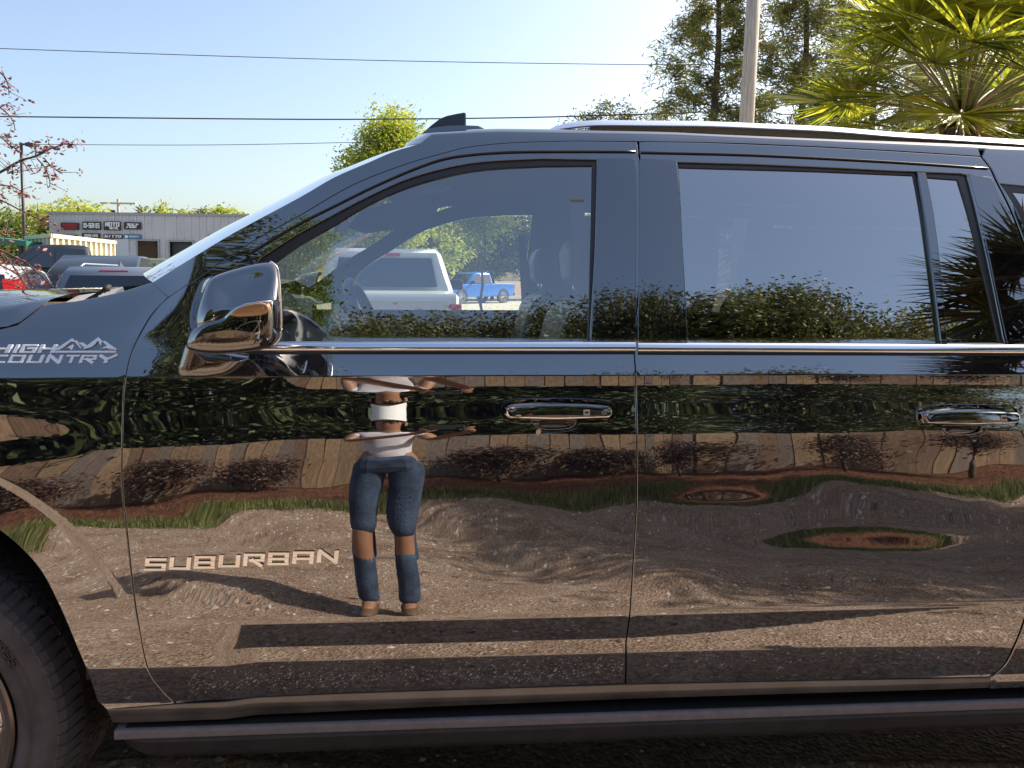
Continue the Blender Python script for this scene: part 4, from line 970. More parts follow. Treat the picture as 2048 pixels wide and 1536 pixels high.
L_REFL = leafmat('dull_olive_leaves', (.025,.035,.012), (.13,.14,.04), .3, .5)
L_PINE = leafmat('pine_needles_olive', (.06,.11,.045), (.38,.34,.08), .5, .7)
L_RED = leafmat('red_bud_leaves', (.12,.03,.04), (.32,.11,.10), .4, 3)
# ---- behind the photographer: fence, trees, palm (seen mirrored in the paint and glass)
fence = thing('wooden_fence', 'weathered brown wooden board fence mirrored in the black car doors, behind the grass verge', 'fence', (0, -8.6, 0))
WOODS = [mat('fence_wood_%s' % nm, c, .85, var=.28, scale=5, bump=.35, bscale=30, stretch=(6,6,.7)) for nm, c in (('tan', (.25,.165,.10)), ('grey', (.19,.145,.115)), ('brown', (.18,.11,.07)), ('gold', (.29,.19,.11)))]
bms = []
for wi, wm in enumerate(WOODS):
    for v_ in range(2):
        b = MB(); h = 1.80+.02*v_; b.prism([(-.118,0),(.118,0),(.118,h-.03),(.095,h),(-.095,h),(-.118,h-.03)], lambda a, c: (a, .011, c), lambda a, c: (a, -.011, c))
        o = b.build('board', wm, fence); bms.append(o.data); bpy.data.objects.remove(o)
for i in range(112):
    x = -13.6+i*.244; o = bpy.data.objects.new('board', random.choice(bms)); COL.objects.link(o); o.parent = fence
    o.location = (x, random.uniform(-.012, .012), .02); o.rotation_euler = (0, random.uniform(-.006, .006), random.uniform(-.05, .05)); o.scale = (1, 1, random.uniform(.985, 1.02))
for z in (.4, 1.0, 1.55):
    b = MB(); b.box((-13.8, -.07, z), (13.8, -.03, z+.09)); b.build('rail', WOODS[1], fence)
def P3(x, y): return (x, y)
trs = [  # x, y, H, spread radius, material, seed, label
 (-9.8,-11.5,12.5,2.8,L_DARK,11,'tall dark evergreen at the far left behind the board fence, mirrored in the front fender'),
 (-6.6,-11.2,14.6,2.9,L_DARK,12,'tallest dark conifer behind the board fence, mirrored in the front of the driver window'),
 (-3.9,-11.6,13.6,2.4,L_GREEN,13,'tall green conifer with drooping boughs mirrored beside the side mirror'),
 (-1.2,-12.4,9.5,2.5,L_OLIVE,14,'low olive cedar mirrored along the bottom of the driver window'),
 (1.6,-12.2,9.5,2.5,L_REFL,15,'low cedar mirrored at the rear corner of the driver window'),
 (4.0,-11.6,9.9,2.3,L_REFL,16,'round leafy tree mirrored left of centre in the rear door window'),
 (6.6,-11.2,9.9,2.4,L_REFL,17,'rounded green tree mirrored in the middle of the rear door window'),
 (9.3,-11.8,9.2,2.4,L_OLIVE,18,'yellowish rounded tree mirrored right of centre in the rear door window')]
for x, y, H, rr, mt_, sd_, lb in trs:
    con = H > 12
    el = [(0,0,H*.80,rr*.95,rr*.7,H*.13,.6),(0,0,H*.45,rr,rr*.8,H*.36,.5),(0,0,H*.2,rr*.95,rr*.7,H*.18,.25)] if not con else [(0,0,H*.3,rr,rr*.8,H*.24,.55),(0,0,H*.62,rr*.8,rr*.7,H*.26,.45),(0,0,H*.86,rr*.45,rr*.45,H*.12,.15)]
    tree('evergreen_tree' if con else 'leafy_tree', lb, (x, y), H, .16, el, mt_, 520, 75 if con else 110, .075 if con else .055, .26, sd_, 'trees behind the board fence', surf=.2)
for k_, (x, y, H, lb) in enumerate([(-8.3,-10.1,6.6,'dark bushy evergreen right behind the far left end of the board fence'),(-5.3,-10.0,6.9,'dark bushy evergreen behind the fence between the two tall conifers'),(-2.5,-10.1,6.4,'dark bushy evergreen behind the fence left of the photographer'),(.3,-10.2,6.2,'bushy evergreen behind the fence right of the photographer'),(2.9,-10.1,6.2,'bushy evergreen behind the fence mirrored above the front door handle')]):
    tree('bushy_evergreen', lb, (x, y), H, .1, [(0,0,H*.48,1.9,1.2,H*.46,1.0)], L_DARK, 300, 60, .09, .3, 120+k_, 'trees behind the board fence', surf=.3)
rng = np.random.default_rng(77)
tree('shade_tree', 'shade tree standing just behind the rear bumper side of the black car', (9.9,-.7), 8.6, .2, [(0,0,5.5,2.6,2.3,2.5,1.0)], L_DARK, 460, 60, .08, .34, 22, surf=.3)
tree('shade_tree', 'broad dark tree beside the parking place, mirrored in the rear pillar trim', (9.4,-2.2), 8.6, .2, [(0,0,5.5,2.5,2.3,2.5,1.0),(1.2,.6,7.4,1.1,1.1,1.1,.25)], L_DARK, 330, 60, .08, .34, 21, surf=.3)
# shrubs growing over the bed in front of the fence
for k_, (x, y, h, lb) in enumerate([(-4.0,-8.0,1.15,'dark leggy shrub in front of the board fence, left of the photographer'),(-2.6,-8.1,.9,'smaller brown-leaved shrub by the board fence beside the photographer'),(3.3,-7.9,1.3,'rusty shrub in the mulch bed mirrored in the rear door'),(5.2,-7.7,1.6,'taller dark shrub in the mulch bed mirrored below the rear door handle'),(1.9,-8.2,.8,'low shrub in the mulch bed mirrored below the front door handle'),(-5.8,-8.0,1.0,'dark shrub by the fence mirrored in the front fender'),(.6,-8.1,1.0,'dark brown shrub mirrored right of the photographer'),(7.0,-7.8,1.7,'tall dark shrub in the mulch bed mirrored at the right edge')]):
    tree('shrub', lb, (x, y), h, .03, [(0,0,h*.6,.65,.3,h*.42,1)], leafmat('shrub_leaves_%s' % 'abcdefgh'[k_], (.025,.015,.015), (.15,.08,.05), .2, 2), 110, 34, .035, .13, 40+k_, 'shrubs along the fence', cat='shrub')
# ---- fan palms
PALM = leafmat('palm_frond_green', (.07,.11,.010), (.62,.60,.04), .58, 2.6, .35)
PALMD = leafmat('palm_frond_dry', (.38,.26,.14), (.62,.50,.30), .2, 2, .7)
PETG = mat('palm_petiole_green', (.20,.22,.06), .5, var=.3, scale=10, stretch=(1,1,.3))
PETI = mat('palm_petiole', (.33,.23,.13), .6, var=.3, scale=10, stretch=(1,1,.3))
def frond(parent, base, dirv, plen, R0, droop, mt_, rng, nseg=38, dead=False):
    b = MB(); up = Vector((0, 0, 1)); d = dirv.normalized(); P = []; p = base.copy(); dd = d.copy()
    for i in range(6):
        P.append(p.copy()); p = p+dd*plen/5; dd = (dd-up*droop*.10).normalized()
    fr = bpy.data.objects.new('frond', None); COL.objects.link(fr); fr.parent = parent
    b.tube(P, [.018,.014,.012,.010,.008,.007], 6); b.build('petiole', PETI if (dead or rng.random() < .3) else PETG, fr, smooth=True)
    hub = P[-1]; ax = dd; side_ = ax.cross(up)
    if side_.length < .1: side_ = Vector((1,0,0))
    side_.normalize(); nrm_ = side_.cross(ax).normalized()
    roll_ = rng.uniform(-.6, .6); side_, nrm_ = side_*math.cos(roll_)+nrm_*math.sin(roll_), nrm_*math.cos(roll_)-side_*math.sin(roll_)
    b = MB(); span = R(125) if not dead else R(50)
    for k in range(nseg):
        th = -span+2*span*k/(nseg-1); dr = (ax*math.cos(th)+side_*math.sin(th)); Lg = R0*(.78+.22*math.cos(th))*rng.uniform(.88, 1.06)
        w = R0*.024*rng.uniform(.8, 1.2); tp = dr.cross(nrm_).normalized(); q = hub.copy(); vs = []; g_ = (dr+nrm_*(.12+rng.uniform(-.12,.12))+ax*rng.uniform(-.06,.06)).normalized(); M_ = 6
        for j in range(M_):
            t = j/(M_-1); ww = w*(.35+1.6*t if t < .45 else max(.03, 1.07*(1-(t-.45)/.55)))
            fold = nrm_*ww*.55*(1 if k % 2 else .6)
            vs += [q-tp*ww, q+fold, q+tp*ww]; q = q+g_*Lg/(M_-1)
            g_ = (g_-up*(.015+(.42 if dead else .20)*max(0, t-.35)*droop*rng.uniform(.5, 1.5))).normalized()
        b.add(vs, [(j*3+a, j*3+a+1, j*3+a+4, j*3+a+3) for j in range(M_-1) for a in (0, 1)])
    b.build('fan_blade', mt_, fr, recalc=False)
def palm(label, base, H, R0, n, seed, dead=3, plen=.75, e0=78, e1=118, pm=None):
    rng = random.Random(seed); t = thing('fan_palm', label, 'palm tree', (base[0], base[1], 0))
    b = MB(); k = 14; P = [Vector((.04*math.sin(i*.7), .03*math.cos(i), (H-.1)*i/k)) for i in range(k+1)]
    b.tube(P, [.17-.05*i/k+.012*(i % 2) for i in range(k+1)], 12); b.build('trunk', BARK, t, smooth=True)
    b = MB()
    for i in range(46):
        z = H*.45+(H*.55-.1)*i/46; a = i*2.4; b.prism([(-.035,0),(.035,0),(.02,.16),(-.02,.16)], lambda u, v: (math.cos(a)*(.12+v*.35)-math.sin(a)*u, math.sin(a)*(.12+v*.35)+math.cos(a)*u, z+v), lambda u, v: (math.cos(a)*(.14+v*.35)-math.sin(a)*u, math.sin(a)*(.14+v*.35)+math.cos(a)*u, z+v-.012))
    b.build('leaf_bases', PETI, t)
    for i in range(n):
        a = i*2.39996+rng.uniform(-.2, .2); el = R(e0-e1*(i/n)+rng.uniform(-8, 8)); d = Vector((math.cos(a)*math.cos(el), math.sin(a)*math.cos(el), math.sin(el)))
        frond(t, Vector((0, 0, H-.05))+d*.06, d, plen*rng.uniform(.8, 1.25), R0*rng.uniform(.85, 1.15), rng.uniform(.6, 1.3), pm or PALM, rng)
    for i in range(dead):
        a = 2.9+i*1.3; d = Vector((math.cos(a)*.8, math.sin(a)*.8, -.15)); frond(t, Vector((0, 0, H-.15)), d, plen*1.05, R0*.8, 3.0, PALMD, rng, 20, True)
    return t
pp = at(1925, 225, 4.4)
palm('backlit green fan palm behind the car roof at the upper right', (pp.x, pp.y), pp.z-.02, .66, 62, 5, 7, .84, 88, 100)
pp = at(2120, 235, 5.6)
palm('second fan palm at the right picture edge, bluish in the shade', (pp.x, pp.y), pp.z-.15, .8, 16, 9, 1, .6)
palm('fan palm near the photographer, mirrored dark in the rear side windows', (6.15,-4.0), 4.3, .92, 44, 15, 6, .78, 78, 125, leafmat('palm_frond_shaded', (.025,.03,.012), (.15,.13,.04), .25, 2.2, .4))  # shade on this palm is put into its darker frond colour
# ---- right background: pole and pines
POLE = mat('weathered_pole_wood', (.56,.48,.38), .85, var=.35, scale=4, bump=.6, bscale=20, stretch=(14,14,.5))
p0 = at(1493, 245, 12.5); p1 = at(1507, 0, 12.5); dz = p1-p0
up_ = thing('utility_pole', 'weathered grey wooden utility pole rising behind the roof rail', 'utility pole', (p0.x-dz.x/dz.z*p0.z, 12.5, 0))
b = MB(); b.tube([(0,0,0), (dz.x/dz.z*9.5, 0, 9.5)], [.155,.115], 20); b.build('pole_shaft', POLE, up_, smooth=True)
b = MB(); b.box((dz.x/dz.z*9-1.2, -.06, 8.9), (dz.x/dz.z*9+1.2, .06, 9.02)); b.build('crossarm', POLE, up_)
def pine(label, px, Y, H, rr, seed, z0=1.2, mt_=None, n=330, k=85, sp=.17, ls=.10):
    q = at(px, 400, Y); rng = np.random.default_rng(seed); t = thing('pine_tree', label, 'pine tree', (q.x, Y, 0), 0, 'pines behind the roof rail')
    b = MB(); N_ = 12; P = [Vector((.05*math.sin(i+seed), .04*math.cos(i*1.3), H*i/N_)) for i in range(N_+1)]
    b.tube(P, [.17*(1-.9*i/N_)+.012 for i in range(N_+1)], 8); C = []
    nb = int(H*6)
    for i in range(nb):
        f_ = (z0+(H-z0)*i/nb)/H; i0 = int(f_*N_); s = P[i0].lerp(P[min(i0+1, N_)], f_*N_-i0); a = i*2.4+rng.normal(0, .4)
        Lb = rr*(1-.72*max(0, f_-.25)/.75)*rng.uniform(.55, 1.12); d = Vector((math.cos(a), math.sin(a), 0)); el = rng.uniform(.25, .65)
        e = s+d*Lb+Vector((0, 0, Lb*el)); m_ = s+d*Lb*.5+Vector((0, 0, Lb*el*.38))
        b.tube([s, m_, e], [.030*(1-f_*.6), .016, .005], 5, cap=False)
        for j in range(7):
            t_ = .40+.62*rng.uniform(); c = m_.lerp(e, (t_-.4)/.6)+Vector(rng.normal(0, .14*Lb, 3))*.9; C.append(tuple(c))
            if rng.uniform() < .6: b.tube([m_.lerp(e, max(0, (t_-.5)/.6)), c], [.008, .004], 4, cap=False)
    b.build('trunk', BARK, t, smooth=True, recalc=False); C = np.array(C)
    V, F = leafcloud(C, k, sp*rng.uniform(.6, 1.4, len(C)), ls, rng, .8, .16); obj_np('crown', V, F, mt_ or L_PINE, t)
pine('sparse pine left of the utility pole, sky showing between its boughs', 1425, 20, 12.5, 2.3, 31)
pine('pine with a dark straight trunk right of the utility pole', 1598, 21, 14.0, 2.5, 32)
pine('pine half hidden behind the left edge of the fan palm', 1735, 23, 13.0, 2.5, 33)
pine('pine at the right picture edge behind the fan palms', 2010, 22, 13.0, 2.6, 34)
pine('pine between the two fan palms', 1880, 25, 14.0, 2.6, 35)
tree('understory_tree', 'bright green low tree at the foot of the pines', (at(1690,400,17).x, 17), 5.2, .06, [(0,0,3.9,2.3,1.5,1.5,1)], L_OLIVE, 120, 60, .06, .28, 41, surf=.3)
tree('understory_tree', 'olive brown undergrowth tree left of the utility pole foot', (at(1420,400,18).x, 18), 4.9, .06, [(0,0,3.8,1.9,1.2,1.2,1)], L_OLIVE, 110, 60, .055, .25, 42, surf=.3)
for i, (px, py, Y, r_, lb) in enumerate([(1165,222,62,2.0,'small distant pine top left of the roof rail end'),(1205,205,60,1.5,'tallest of the small distant pine tops above the roof rail end'),(1250,208,62,1.3,'slender distant pine top right of the tallest one'),(1310,226,64,1.6,'distant pine top beside the big left pine')]):
    q = at(px, py, Y); tree('distant_pine', lb, (q.x, Y), q.z, .15, [(0,0,q.z-1.8,r_,r_,1.9,.6),(0,0,q.z-5,r_*1.3,r_*1.3,2.6,.5)], L_OLIVE, 70, 40, .13, .38, 50+i, 'distant pine tops above the roof rail')
def hz(px, py, Y, r_, mt_, lb, seed, nm='leafy_tree', grp='trees beyond the lot', n=150, ls=.14, k=55, low=.35, ry=None):
    q = at(px, py, Y); H = q.z
    tree(nm, lb, (q.x, Y), H, .16, [(0,0,H*.72,r_*.8,r_*.8,H*.28,.5),(0,0,H*.48,r_,r_,H*.28,.5)], mt_, n, k, ls, .42, seed, grp, surf=.4)
hz(790,198,38,2.2,L_LIME,'bright yellow-green tree rising behind the roof antenna',61,n=420,ls=.095,k=70)
hz(728,262,37,1.5,L_LIME,'smaller lime green tree leaning left of the antenna tree',62,n=220,ls=.095,k=70)
# treeline over and beside the metal building
hzs = [(15,412,52,2.6,L_GREEN),(75,392,60,2.2,L_LIME),(110,402,58,2.0,L_LIME),(150,388,62,2.4,L_LIME),(178,412,60,1.8,L_LIME),(205,418,75,2.6,L_OLIVE),(262,414,80,2.6,L_OLIVE),(285,417,82,2.4,L_GREEN),(322,405,76,1.7,L_LIME),(350,414,84,2.8,L_OLIVE),(378,410,80,2.2,L_LIME),(405,413,86,2.6,L_OLIVE),(442,401,72,1.5,L_LIME),(468,404,74,1.6,L_LIME)]
hlab = ['green tree at the left edge behind the lamp post','yellow-green tree just right of the lamp post','second lime tree from the lamp post, before the building','tallest lime tree above the left corner of the metal building','lime tree over the first signs of the metal building','olive treetop left of the distant power pole','grey-green treetop just right of the distant power pole','green treetop second right of the distant power pole','lime treetop over the middle of the metal roof','low olive treetop right of the lime one over the roof','lime treetop over the roof near the loading doors','olive treetop between two lime ones over the roof','lime treetop above the windshield edge','rightmost lime treetop above the metal roof']
for i, (a_, lb) in enumerate(zip(hzs, hlab)): hz(*a_[:5], lb, 70+i, n=90, ls=.16, k=45)
for i, (px, py, Y, mt_, lb) in enumerate([(775,452,48,L_LIME,'green tree seen through the cabin left of the blue pickup'),(850,440,50,L_LIME,'olive tree seen through the cabin above the silver pickup'),(905,425,55,L_LIME,'green tree seen through the cabin behind the blue pickup'),(985,420,58,L_LIME,'tree seen through the cabin right of the slim trunk'),(1060,410,56,L_OLIVE,'tree hidden mostly by the passenger pillar'),(1150,420,58,L_GREEN,'tree seen past the driver headrest'),(700,450,60,L_GREEN,'tree behind the silver pickup roof')]):
    hz(px, py, Y, 3.6, mt_, lb, 90+i, n=120, ls=.2, k=45, grp='trees seen through the cabin')
q = at(968, 418, 18); tree('young_tree', 'young lime-leaved tree with a slim straight trunk seen through the cabin windows', (q.x, 18), q.z+.6, .045, [(-.2,0,q.z-.2,1.15,.8,.9,1)], L_LIME, 90, 40, .055, .2, 99, bark=BARKG, surf=.15, nbr=25)
# left foreground: bare branches with red buds
rb_ = thing('redbud_tree', 'thin bare branches with reddish buds and leaves reaching in from the left edge', 'tree', (-4.7, 3.2, 0))
o_ = Vector((-4.7, 3.2, 0)); b = MB(); BT = Vector((-4.75, 3.2, 1.3)); D = 3.2
b.tube([Vector((0,0,0)), Vector((-.02,0,.7)), Vector((-.05,0,1.3)), Vector((-.1,0,2.2)), Vector((0,.05,3.0))], [.05,.045,.04,.028,.012], 8)
brs = [([(-60,375),(0,345),(40,322),(70,313),(95,299),(110,295),(130,288),(150,290)],.008),([(70,316),(72,300),(71,285)],.003),([(75,318),(90,335),(98,355),(100,370),(95,375)],.004),([(88,316),(105,335),(125,348)],.003),
 ([(-40,150),(0,145),(15,165),(18,190)],.005),([(-50,250),(-5,270),(20,290),(35,300)],.006),([(45,322),(60,345)],.003),([(-60,360),(0,370),(30,375),(55,395)],.005),([(-50,390),(0,400),(40,420),(80,440),(100,455)],.005),
 ([(-50,440),(0,455),(30,470)],.004),([(-60,480),(0,500),(50,525),(75,545),(108,575)],.007),([(0,500),(25,530),(45,560),(62,585)],.005),([(-50,520),(0,530),(35,550),(55,570)],.006),([(30,515),(60,560)],.003),([(-40,560),(10,566),(40,575)],.004),([(40,322),(25,335),(27,350)],.003),([(-40,205),(0,215),(25,240),(30,262)],.005),([(0,215),(20,205)],.003)]
tips = []; rng = np.random.default_rng(5)
for pts, w in brs:
    Dk = D+rng.normal(0, .25); P = [at(a, c, Dk)-o_ for a, c in curve(pts, 3)]
    if pts[0][0] < 0: P = [Vector((-.05, 0, P[0].z-.35))]+P
    b.tube(P, [w*(1-.75*i/(len(P)-1))+.0012 for i in range(len(P))], 5, cap=False); tips += [(P[i], 1) for i in range(len(P)//3, len(P))]
    for i in range(2, len(P)):
        if rng.uniform() < .85:
            e = P[i]+Vector(rng.normal(0, .05, 3)); b.tube([P[i], e], [.0022, .001], 4, cap=False); tips.append((e, 2))
b.build('branches', BARK, rb_, smooth=True, recalc=False)
C = np.array([tuple(p) for p, w in tips]); k_ = rng.uniform(size=len(C)) < .62; C = C[k_]
V, F = leafcloud(C, 5, np.full(len(C), .024), .015, rng); tag(obj_np('buds', V, F, L_RED, rb_), kind='stuff')
# ------------------------------------------------------------------ wires, lamp, poles
def wire(px, Y, r_, lb):
    P = [at(a, c, Y) for a, c in curve(px, 6)]; o_ = P[0]; t = MB(); t.tube(P, r_, 6, cap=False)
    return tag(t.build('power_line', MATS.get('wire') or mat('wire', (.04,.04,.045), .6), None), lb, 'power line', 'power lines across the sky')
wire([(-400,82),(0,97),(600,117),(1100,127),(1500,129),(2300,120)], 26, .013, 'highest power line, crossing the open sky above the windshield')
wire([(-400,228),(0,233),(500,238),(740,238.5),(1050,235),(1330,227),(1500,220)], 24, .022, 'thick middle power line passing behind the roof antenna')
wire([(-400,284),(0,288),(400,290),(740,284),(1100,275)], 28, .012, 'lowest power line, at the lamp head height')
DARK_M = mat('dark_bronze_metal', (.05,.045,.04), .5, .3)
q = at(42, 285, 36); lp = thing('parking_lot_lamp', 'tall slim dark lamp post with a single flat head at the left edge', 'lamp post', (q.x, 36, 0))
b = MB(); b.tube([(0,0,0),(0,0,q.z)], .07, 10); b.build('lamp_pole', DARK_M, lp, smooth=True)
b = MB(); b.box((0,-.04,q.z-.12),(.35,.04,q.z-.04)); b.build('lamp_arm', DARK_M, lp); b = MB(); b.box((.25,-.18,q.z-.18),(.62,.18,q.z-.02)); b.build('lamp_head', DARK_M, lp, bevel=.02)
q = at(236, 398, 92); lp = thing('distant_power_pole', 'tiny distant power pole with crossarm above the metal roof', 'utility pole', (q.x, 92, 0))
b = MB(); b.tube([(0,0,0),(0,0,q.z)], .16, 8); b.build('pole_shaft', POLE, lp); b = MB(); b.box((-2,-.1,q.z-.6),(2,.1,q.z-.4)); b.build('crossarm', POLE, lp); b = MB(); b.lathe([(0,-2.4),(.35,-2.4),(.35,-1.3),(0,-1.3)], (-.7,0,q.z), 10, 'z'); b.build('transformer', DARK_M, lp)
# ------------------------------------------------------------------ metal building with signs
YB = 55; q0 = at(97, 428, YB); q1 = at(700, 424, YB); bx0, bx1 = q0.x, q1.x; HB = q0.z
bl = thing('metal_building', 'long pale grey corrugated metal building with a flat roof and black signs', 'building', (bx0, YB, 0))
MET = mat('grey_corrugated_metal', (.54,.52,.53), .55, .1, var=.06, scale=.6); MET2 = mat('roof_edge_metal', (.33,.33,.34), .5, .2)
b = MB(); Wd = bx1-bx0; n = int(Wd/.5)
def rib(x0, z0, z1, n):  # corrugated wall strip
    vs = []; fs = []
    for i in range(n):
        x = x0+i*.5
        for dx, dy in ((0,0),(.34,0),(.37,-.07),(.47,-.07),(.5,0)): vs.append((x+dx, dy, z0)); vs.append((x+dx, dy, z1))
    m_ = len(vs)//2
    return vs, [(2*i, 2*i+2, 2*i+3, 2*i+1) for i in range(m_-1)]
Z1 = lambda py: at(300, py, YB).z
doors = [(276,316,482),(340,385,483)]
segs = [(bx0, at(276,480,YB).x), (at(316,480,YB).x, at(340,480,YB).x), (at(385,480,YB).x, bx1)]
for a_, c_ in segs:
    n = int((c_-a_)/.5); vs, fs = rib(a_-bx0, 0, HB, n); b.add(vs, fs); b.box((a_-bx0+n*.5-.01, .0, 0), (c_-bx0, .05, HB))
for l, r_, t_ in doors:
    a_ = at(l,480,YB).x; c_ = at(r_,480,YB).x; n = int((c_-a_)/.5); vs, fs = rib(a_-bx0, Z1(t_), HB, n); b.add(vs, fs); b.box((a_-bx0+n*.5-.01, 0, Z1(t_)), (c_-bx0, .05, HB))
b.box((0,.1,0),(.1,24,HB)); b.box((Wd-.1,.1,0),(Wd,24,HB)); b.box((.1,23.9,0),(at(276,480,YB).x-bx0,24,HB)); b.box((at(316,480,YB).x-bx0+1,23.9,0),(Wd-.1,24,HB))
b.build('wall', MET, bl, recalc=False)
b = MB(); b.box((-.1,-.12,HB),(Wd+.1,24.1,HB+.18)); b.build('roof', MET2, bl)
for l, r_, t_ in doors:
    a_ = at(l,480,YB).x-bx0; c_ = at(r_,480,YB).x-bx0; z = Z1(t_); b = MB(); b.box((a_-.12,-.1,0),(a_,.06,z+.12)); b.box((c_,-.1,0),(c_+.12,.06,z+.12)); b.box((a_,-.1,z),(c_,.06,z+.12)); b.build('door_frame', MET2, bl)
a_ = at(341,480,YB).x-bx0; c_ = at(384,480,YB).x-bx0; b = MB(); b.box((a_,.3,0),(c_,.36,Z1(484))); b.build('roller_door', mat('dark_roller_door', (.05,.055,.06), .6), bl)
a_ = at(229,480,YB).x-bx0; c_ = at(258,480,YB).x-bx0; b = MB(); b.box((a_,-.12,0),(c_,-.08,Z1(478))); b.build('pale_panel', mat('pale_panel_metal', (.55,.56,.6), .5), bl)
a_ = at(417,468,YB).x-bx0; b = MB(); b.box((a_,-.14,Z1(478)),(a_+2,-.08,Z1(468))); b.build('sign', BLACK, bl)
SGB = mat('sign_black', (.02,.022,.026), .5); SGW = mat('sign_white', (.8,.8,.78), .5); SGR = mat('sign_red', (.5,.03,.05), .5); SGU = mat('sign_blue', (.05,.16,.30), .5); SGL = mat('sign_pale_blue', (.5,.65,.75), .5)
def sign(l, t_, r_, b_, rows, board=SGB):
    A = at(l, b_, YB); B = at(r_, t_, YB); sg = MB(); sg.box((A.x-bx0, -.16, A.z), (B.x-bx0, -.085, B.z)); s = sg.build('sign', board, bl)
    w = B.x-A.x; h = B.z-A.z
    for (txt, u0, u1, v0, v1, mt_, sl) in rows:
        n = len(txt); cw = (u1-u0)*w/n; b = MB()
        for i, ch in enumerate(txt):
            if ch == ' ': continue
            hh = (v1-v0)*h
            for qi, q in enumerate(glyph(ch, cw*.82, hh, cw*.30, hh*.24, sl)):
                b.prism(q, lambda a, c: (A.x-bx0+u0*w+i*cw+a, -.18-.002*qi, A.z+v0*h+c), lambda a, c: (A.x-bx0+u0*w+i*cw+a, -.158, A.z+v0*h+c))
        b.build('lettering', mt_, s, recalc=True)
    return s
sign(124,446,159.5,459.5,[('EEEEEI',.1,.95,.5,.85,SGR,.2),('EEEEEEE',.08,.9,.15,.42,SGR,.1)])
sign(167,444,203,459.5,[('XD-SERIES',.06,.96,.22,.82,SGW,0)])
sign(209.5,443.5,243,460.5,[('MOTO',.1,.95,.42,.9,SGW,.05),('METAL',.35,.9,.1,.34,SGW,0)])
sign(250,445,283,458.8,[('722',.1,.75,.2,.8,SGW,.35),('-',.5,.95,.55,.95,SGW,.2)])
sign(166,467,202,477,[('SERIES',.15,.9,.3,.8,SGW,0)]); sign(209,469,246,477.5,[('NITTO',.06,.96,.25,.8,SGW,.3)]); s_ = sign(249,469,283,477.5,[('SENDERI',.32,.96,.3,.7,SGL,0)], SGU)
b = MB(); A = at(253,473.3,YB); b.lathe([(0,-.17),(.11,-.17),(.11,-.15)], (A.x-bx0+.05,0,A.z), 16); b.build('emblem', SGW, s_)
sign(123,470,157,477.5,[('EEEE',.2,.9,.3,.7,SGR,0)])
# shipping container
CREAM = mat('cream_container_paint', (.62,.56,.40), .6, var=.08, scale=2); 
c1 = at(100,467,24.2); c2 = at(229,480,28.7); c3 = at(53,465.5,26.0); top = c1.z
ct = thing('shipping_container', 'cream corrugated shipping container in front of the metal building', 'container', (c1.x, c1.y, 0))
b = MB()
def wallc(p, q_, nm, n):
    d = (q_-p); d.z = 0; nn = Vector((d.y, -d.x, 0)).normalized(); mid = (p+q_)/2
    if nn.dot(Vector((0,-1.8,0))-mid) < 0: nn = -nn
    b = MB(); vs = []
    for i in range(n+1):
        for (f_, dp) in ((0,.0),(.35,0),(.5,-.10),(.85,-.10)):
            if i == n and f_ > 0: break
            pt = p+d*((i+f_)/n)+nn*dp-Vector((c1.x, c1.y, 0)); vs += [(pt.x, pt.y, .15), (pt.x, pt.y, top-.12)]
    b.add(vs, [(2*i, 2*i+2, 2*i+3, 2*i+1) for i in range(len(vs)//2-1)]); b.build(nm, CREAM, ct, recalc=False)
    b = MB(); M = lambda s, z: tuple(p+d*s+nn*.03-Vector((c1.x, c1.y, 0))+Vector((0, 0, z-p.z)))
    for z0, z1 in ((.05,.2),(top-.13,top)): a_ = [Vector(M(0,z0)), Vector(M(1,z0)), Vector(M(1,z1)), Vector(M(0,z1))]; b.add(a_+[v-nn*.12 for v in a_], [(0,1,2,3),(7,6,5,4),(0,4,5,1),(1,5,6,2),(2,6,7,3),(3,7,4,0)])
    b.build('frame_rail', CREAM, ct)
c4 = c3+(c2-c1); wallc(c1, c2, 'side_wall', 12); wallc(c3, c1, 'end_wall', 6); wallc(c2, c4, 'end_wall', 6); wallc(c4, c3, 'side_wall', 12)
b = MB(); b.add([tuple(Vector((v.x-c1.x, v.y-c1.y, top-.01))) for v in (c1, c2, c4, c3)], [(0,1,2,3)]); b.build('roof', CREAM, ct)
q = at(45,466,24); dm = thing('green_awning', 'dark green flat canopy edge at the left in front of the container', 'canopy', (q.x-1.5, 24, 0))
b = MB(); b.prism([(-2.5,q.z+.15),(1.6,q.z-.25),(1.6,q.z-.42),(-2.5,q.z-.05)], lambda a, c: (a, 0, c), lambda a, c: (a, 3, c)); b.build('canopy_roof', mat('green_metal', (.02,.16,.10), .4), dm)
b = MB(); b.box((-2.3,.1,0),(-2.2,.2,q.z-.1)); b.build('post', DARK_M, dm); b = MB(); b.box((1.3,.1,0),(1.4,.2,q.z-.3)); b.build('post', DARK_M, dm)
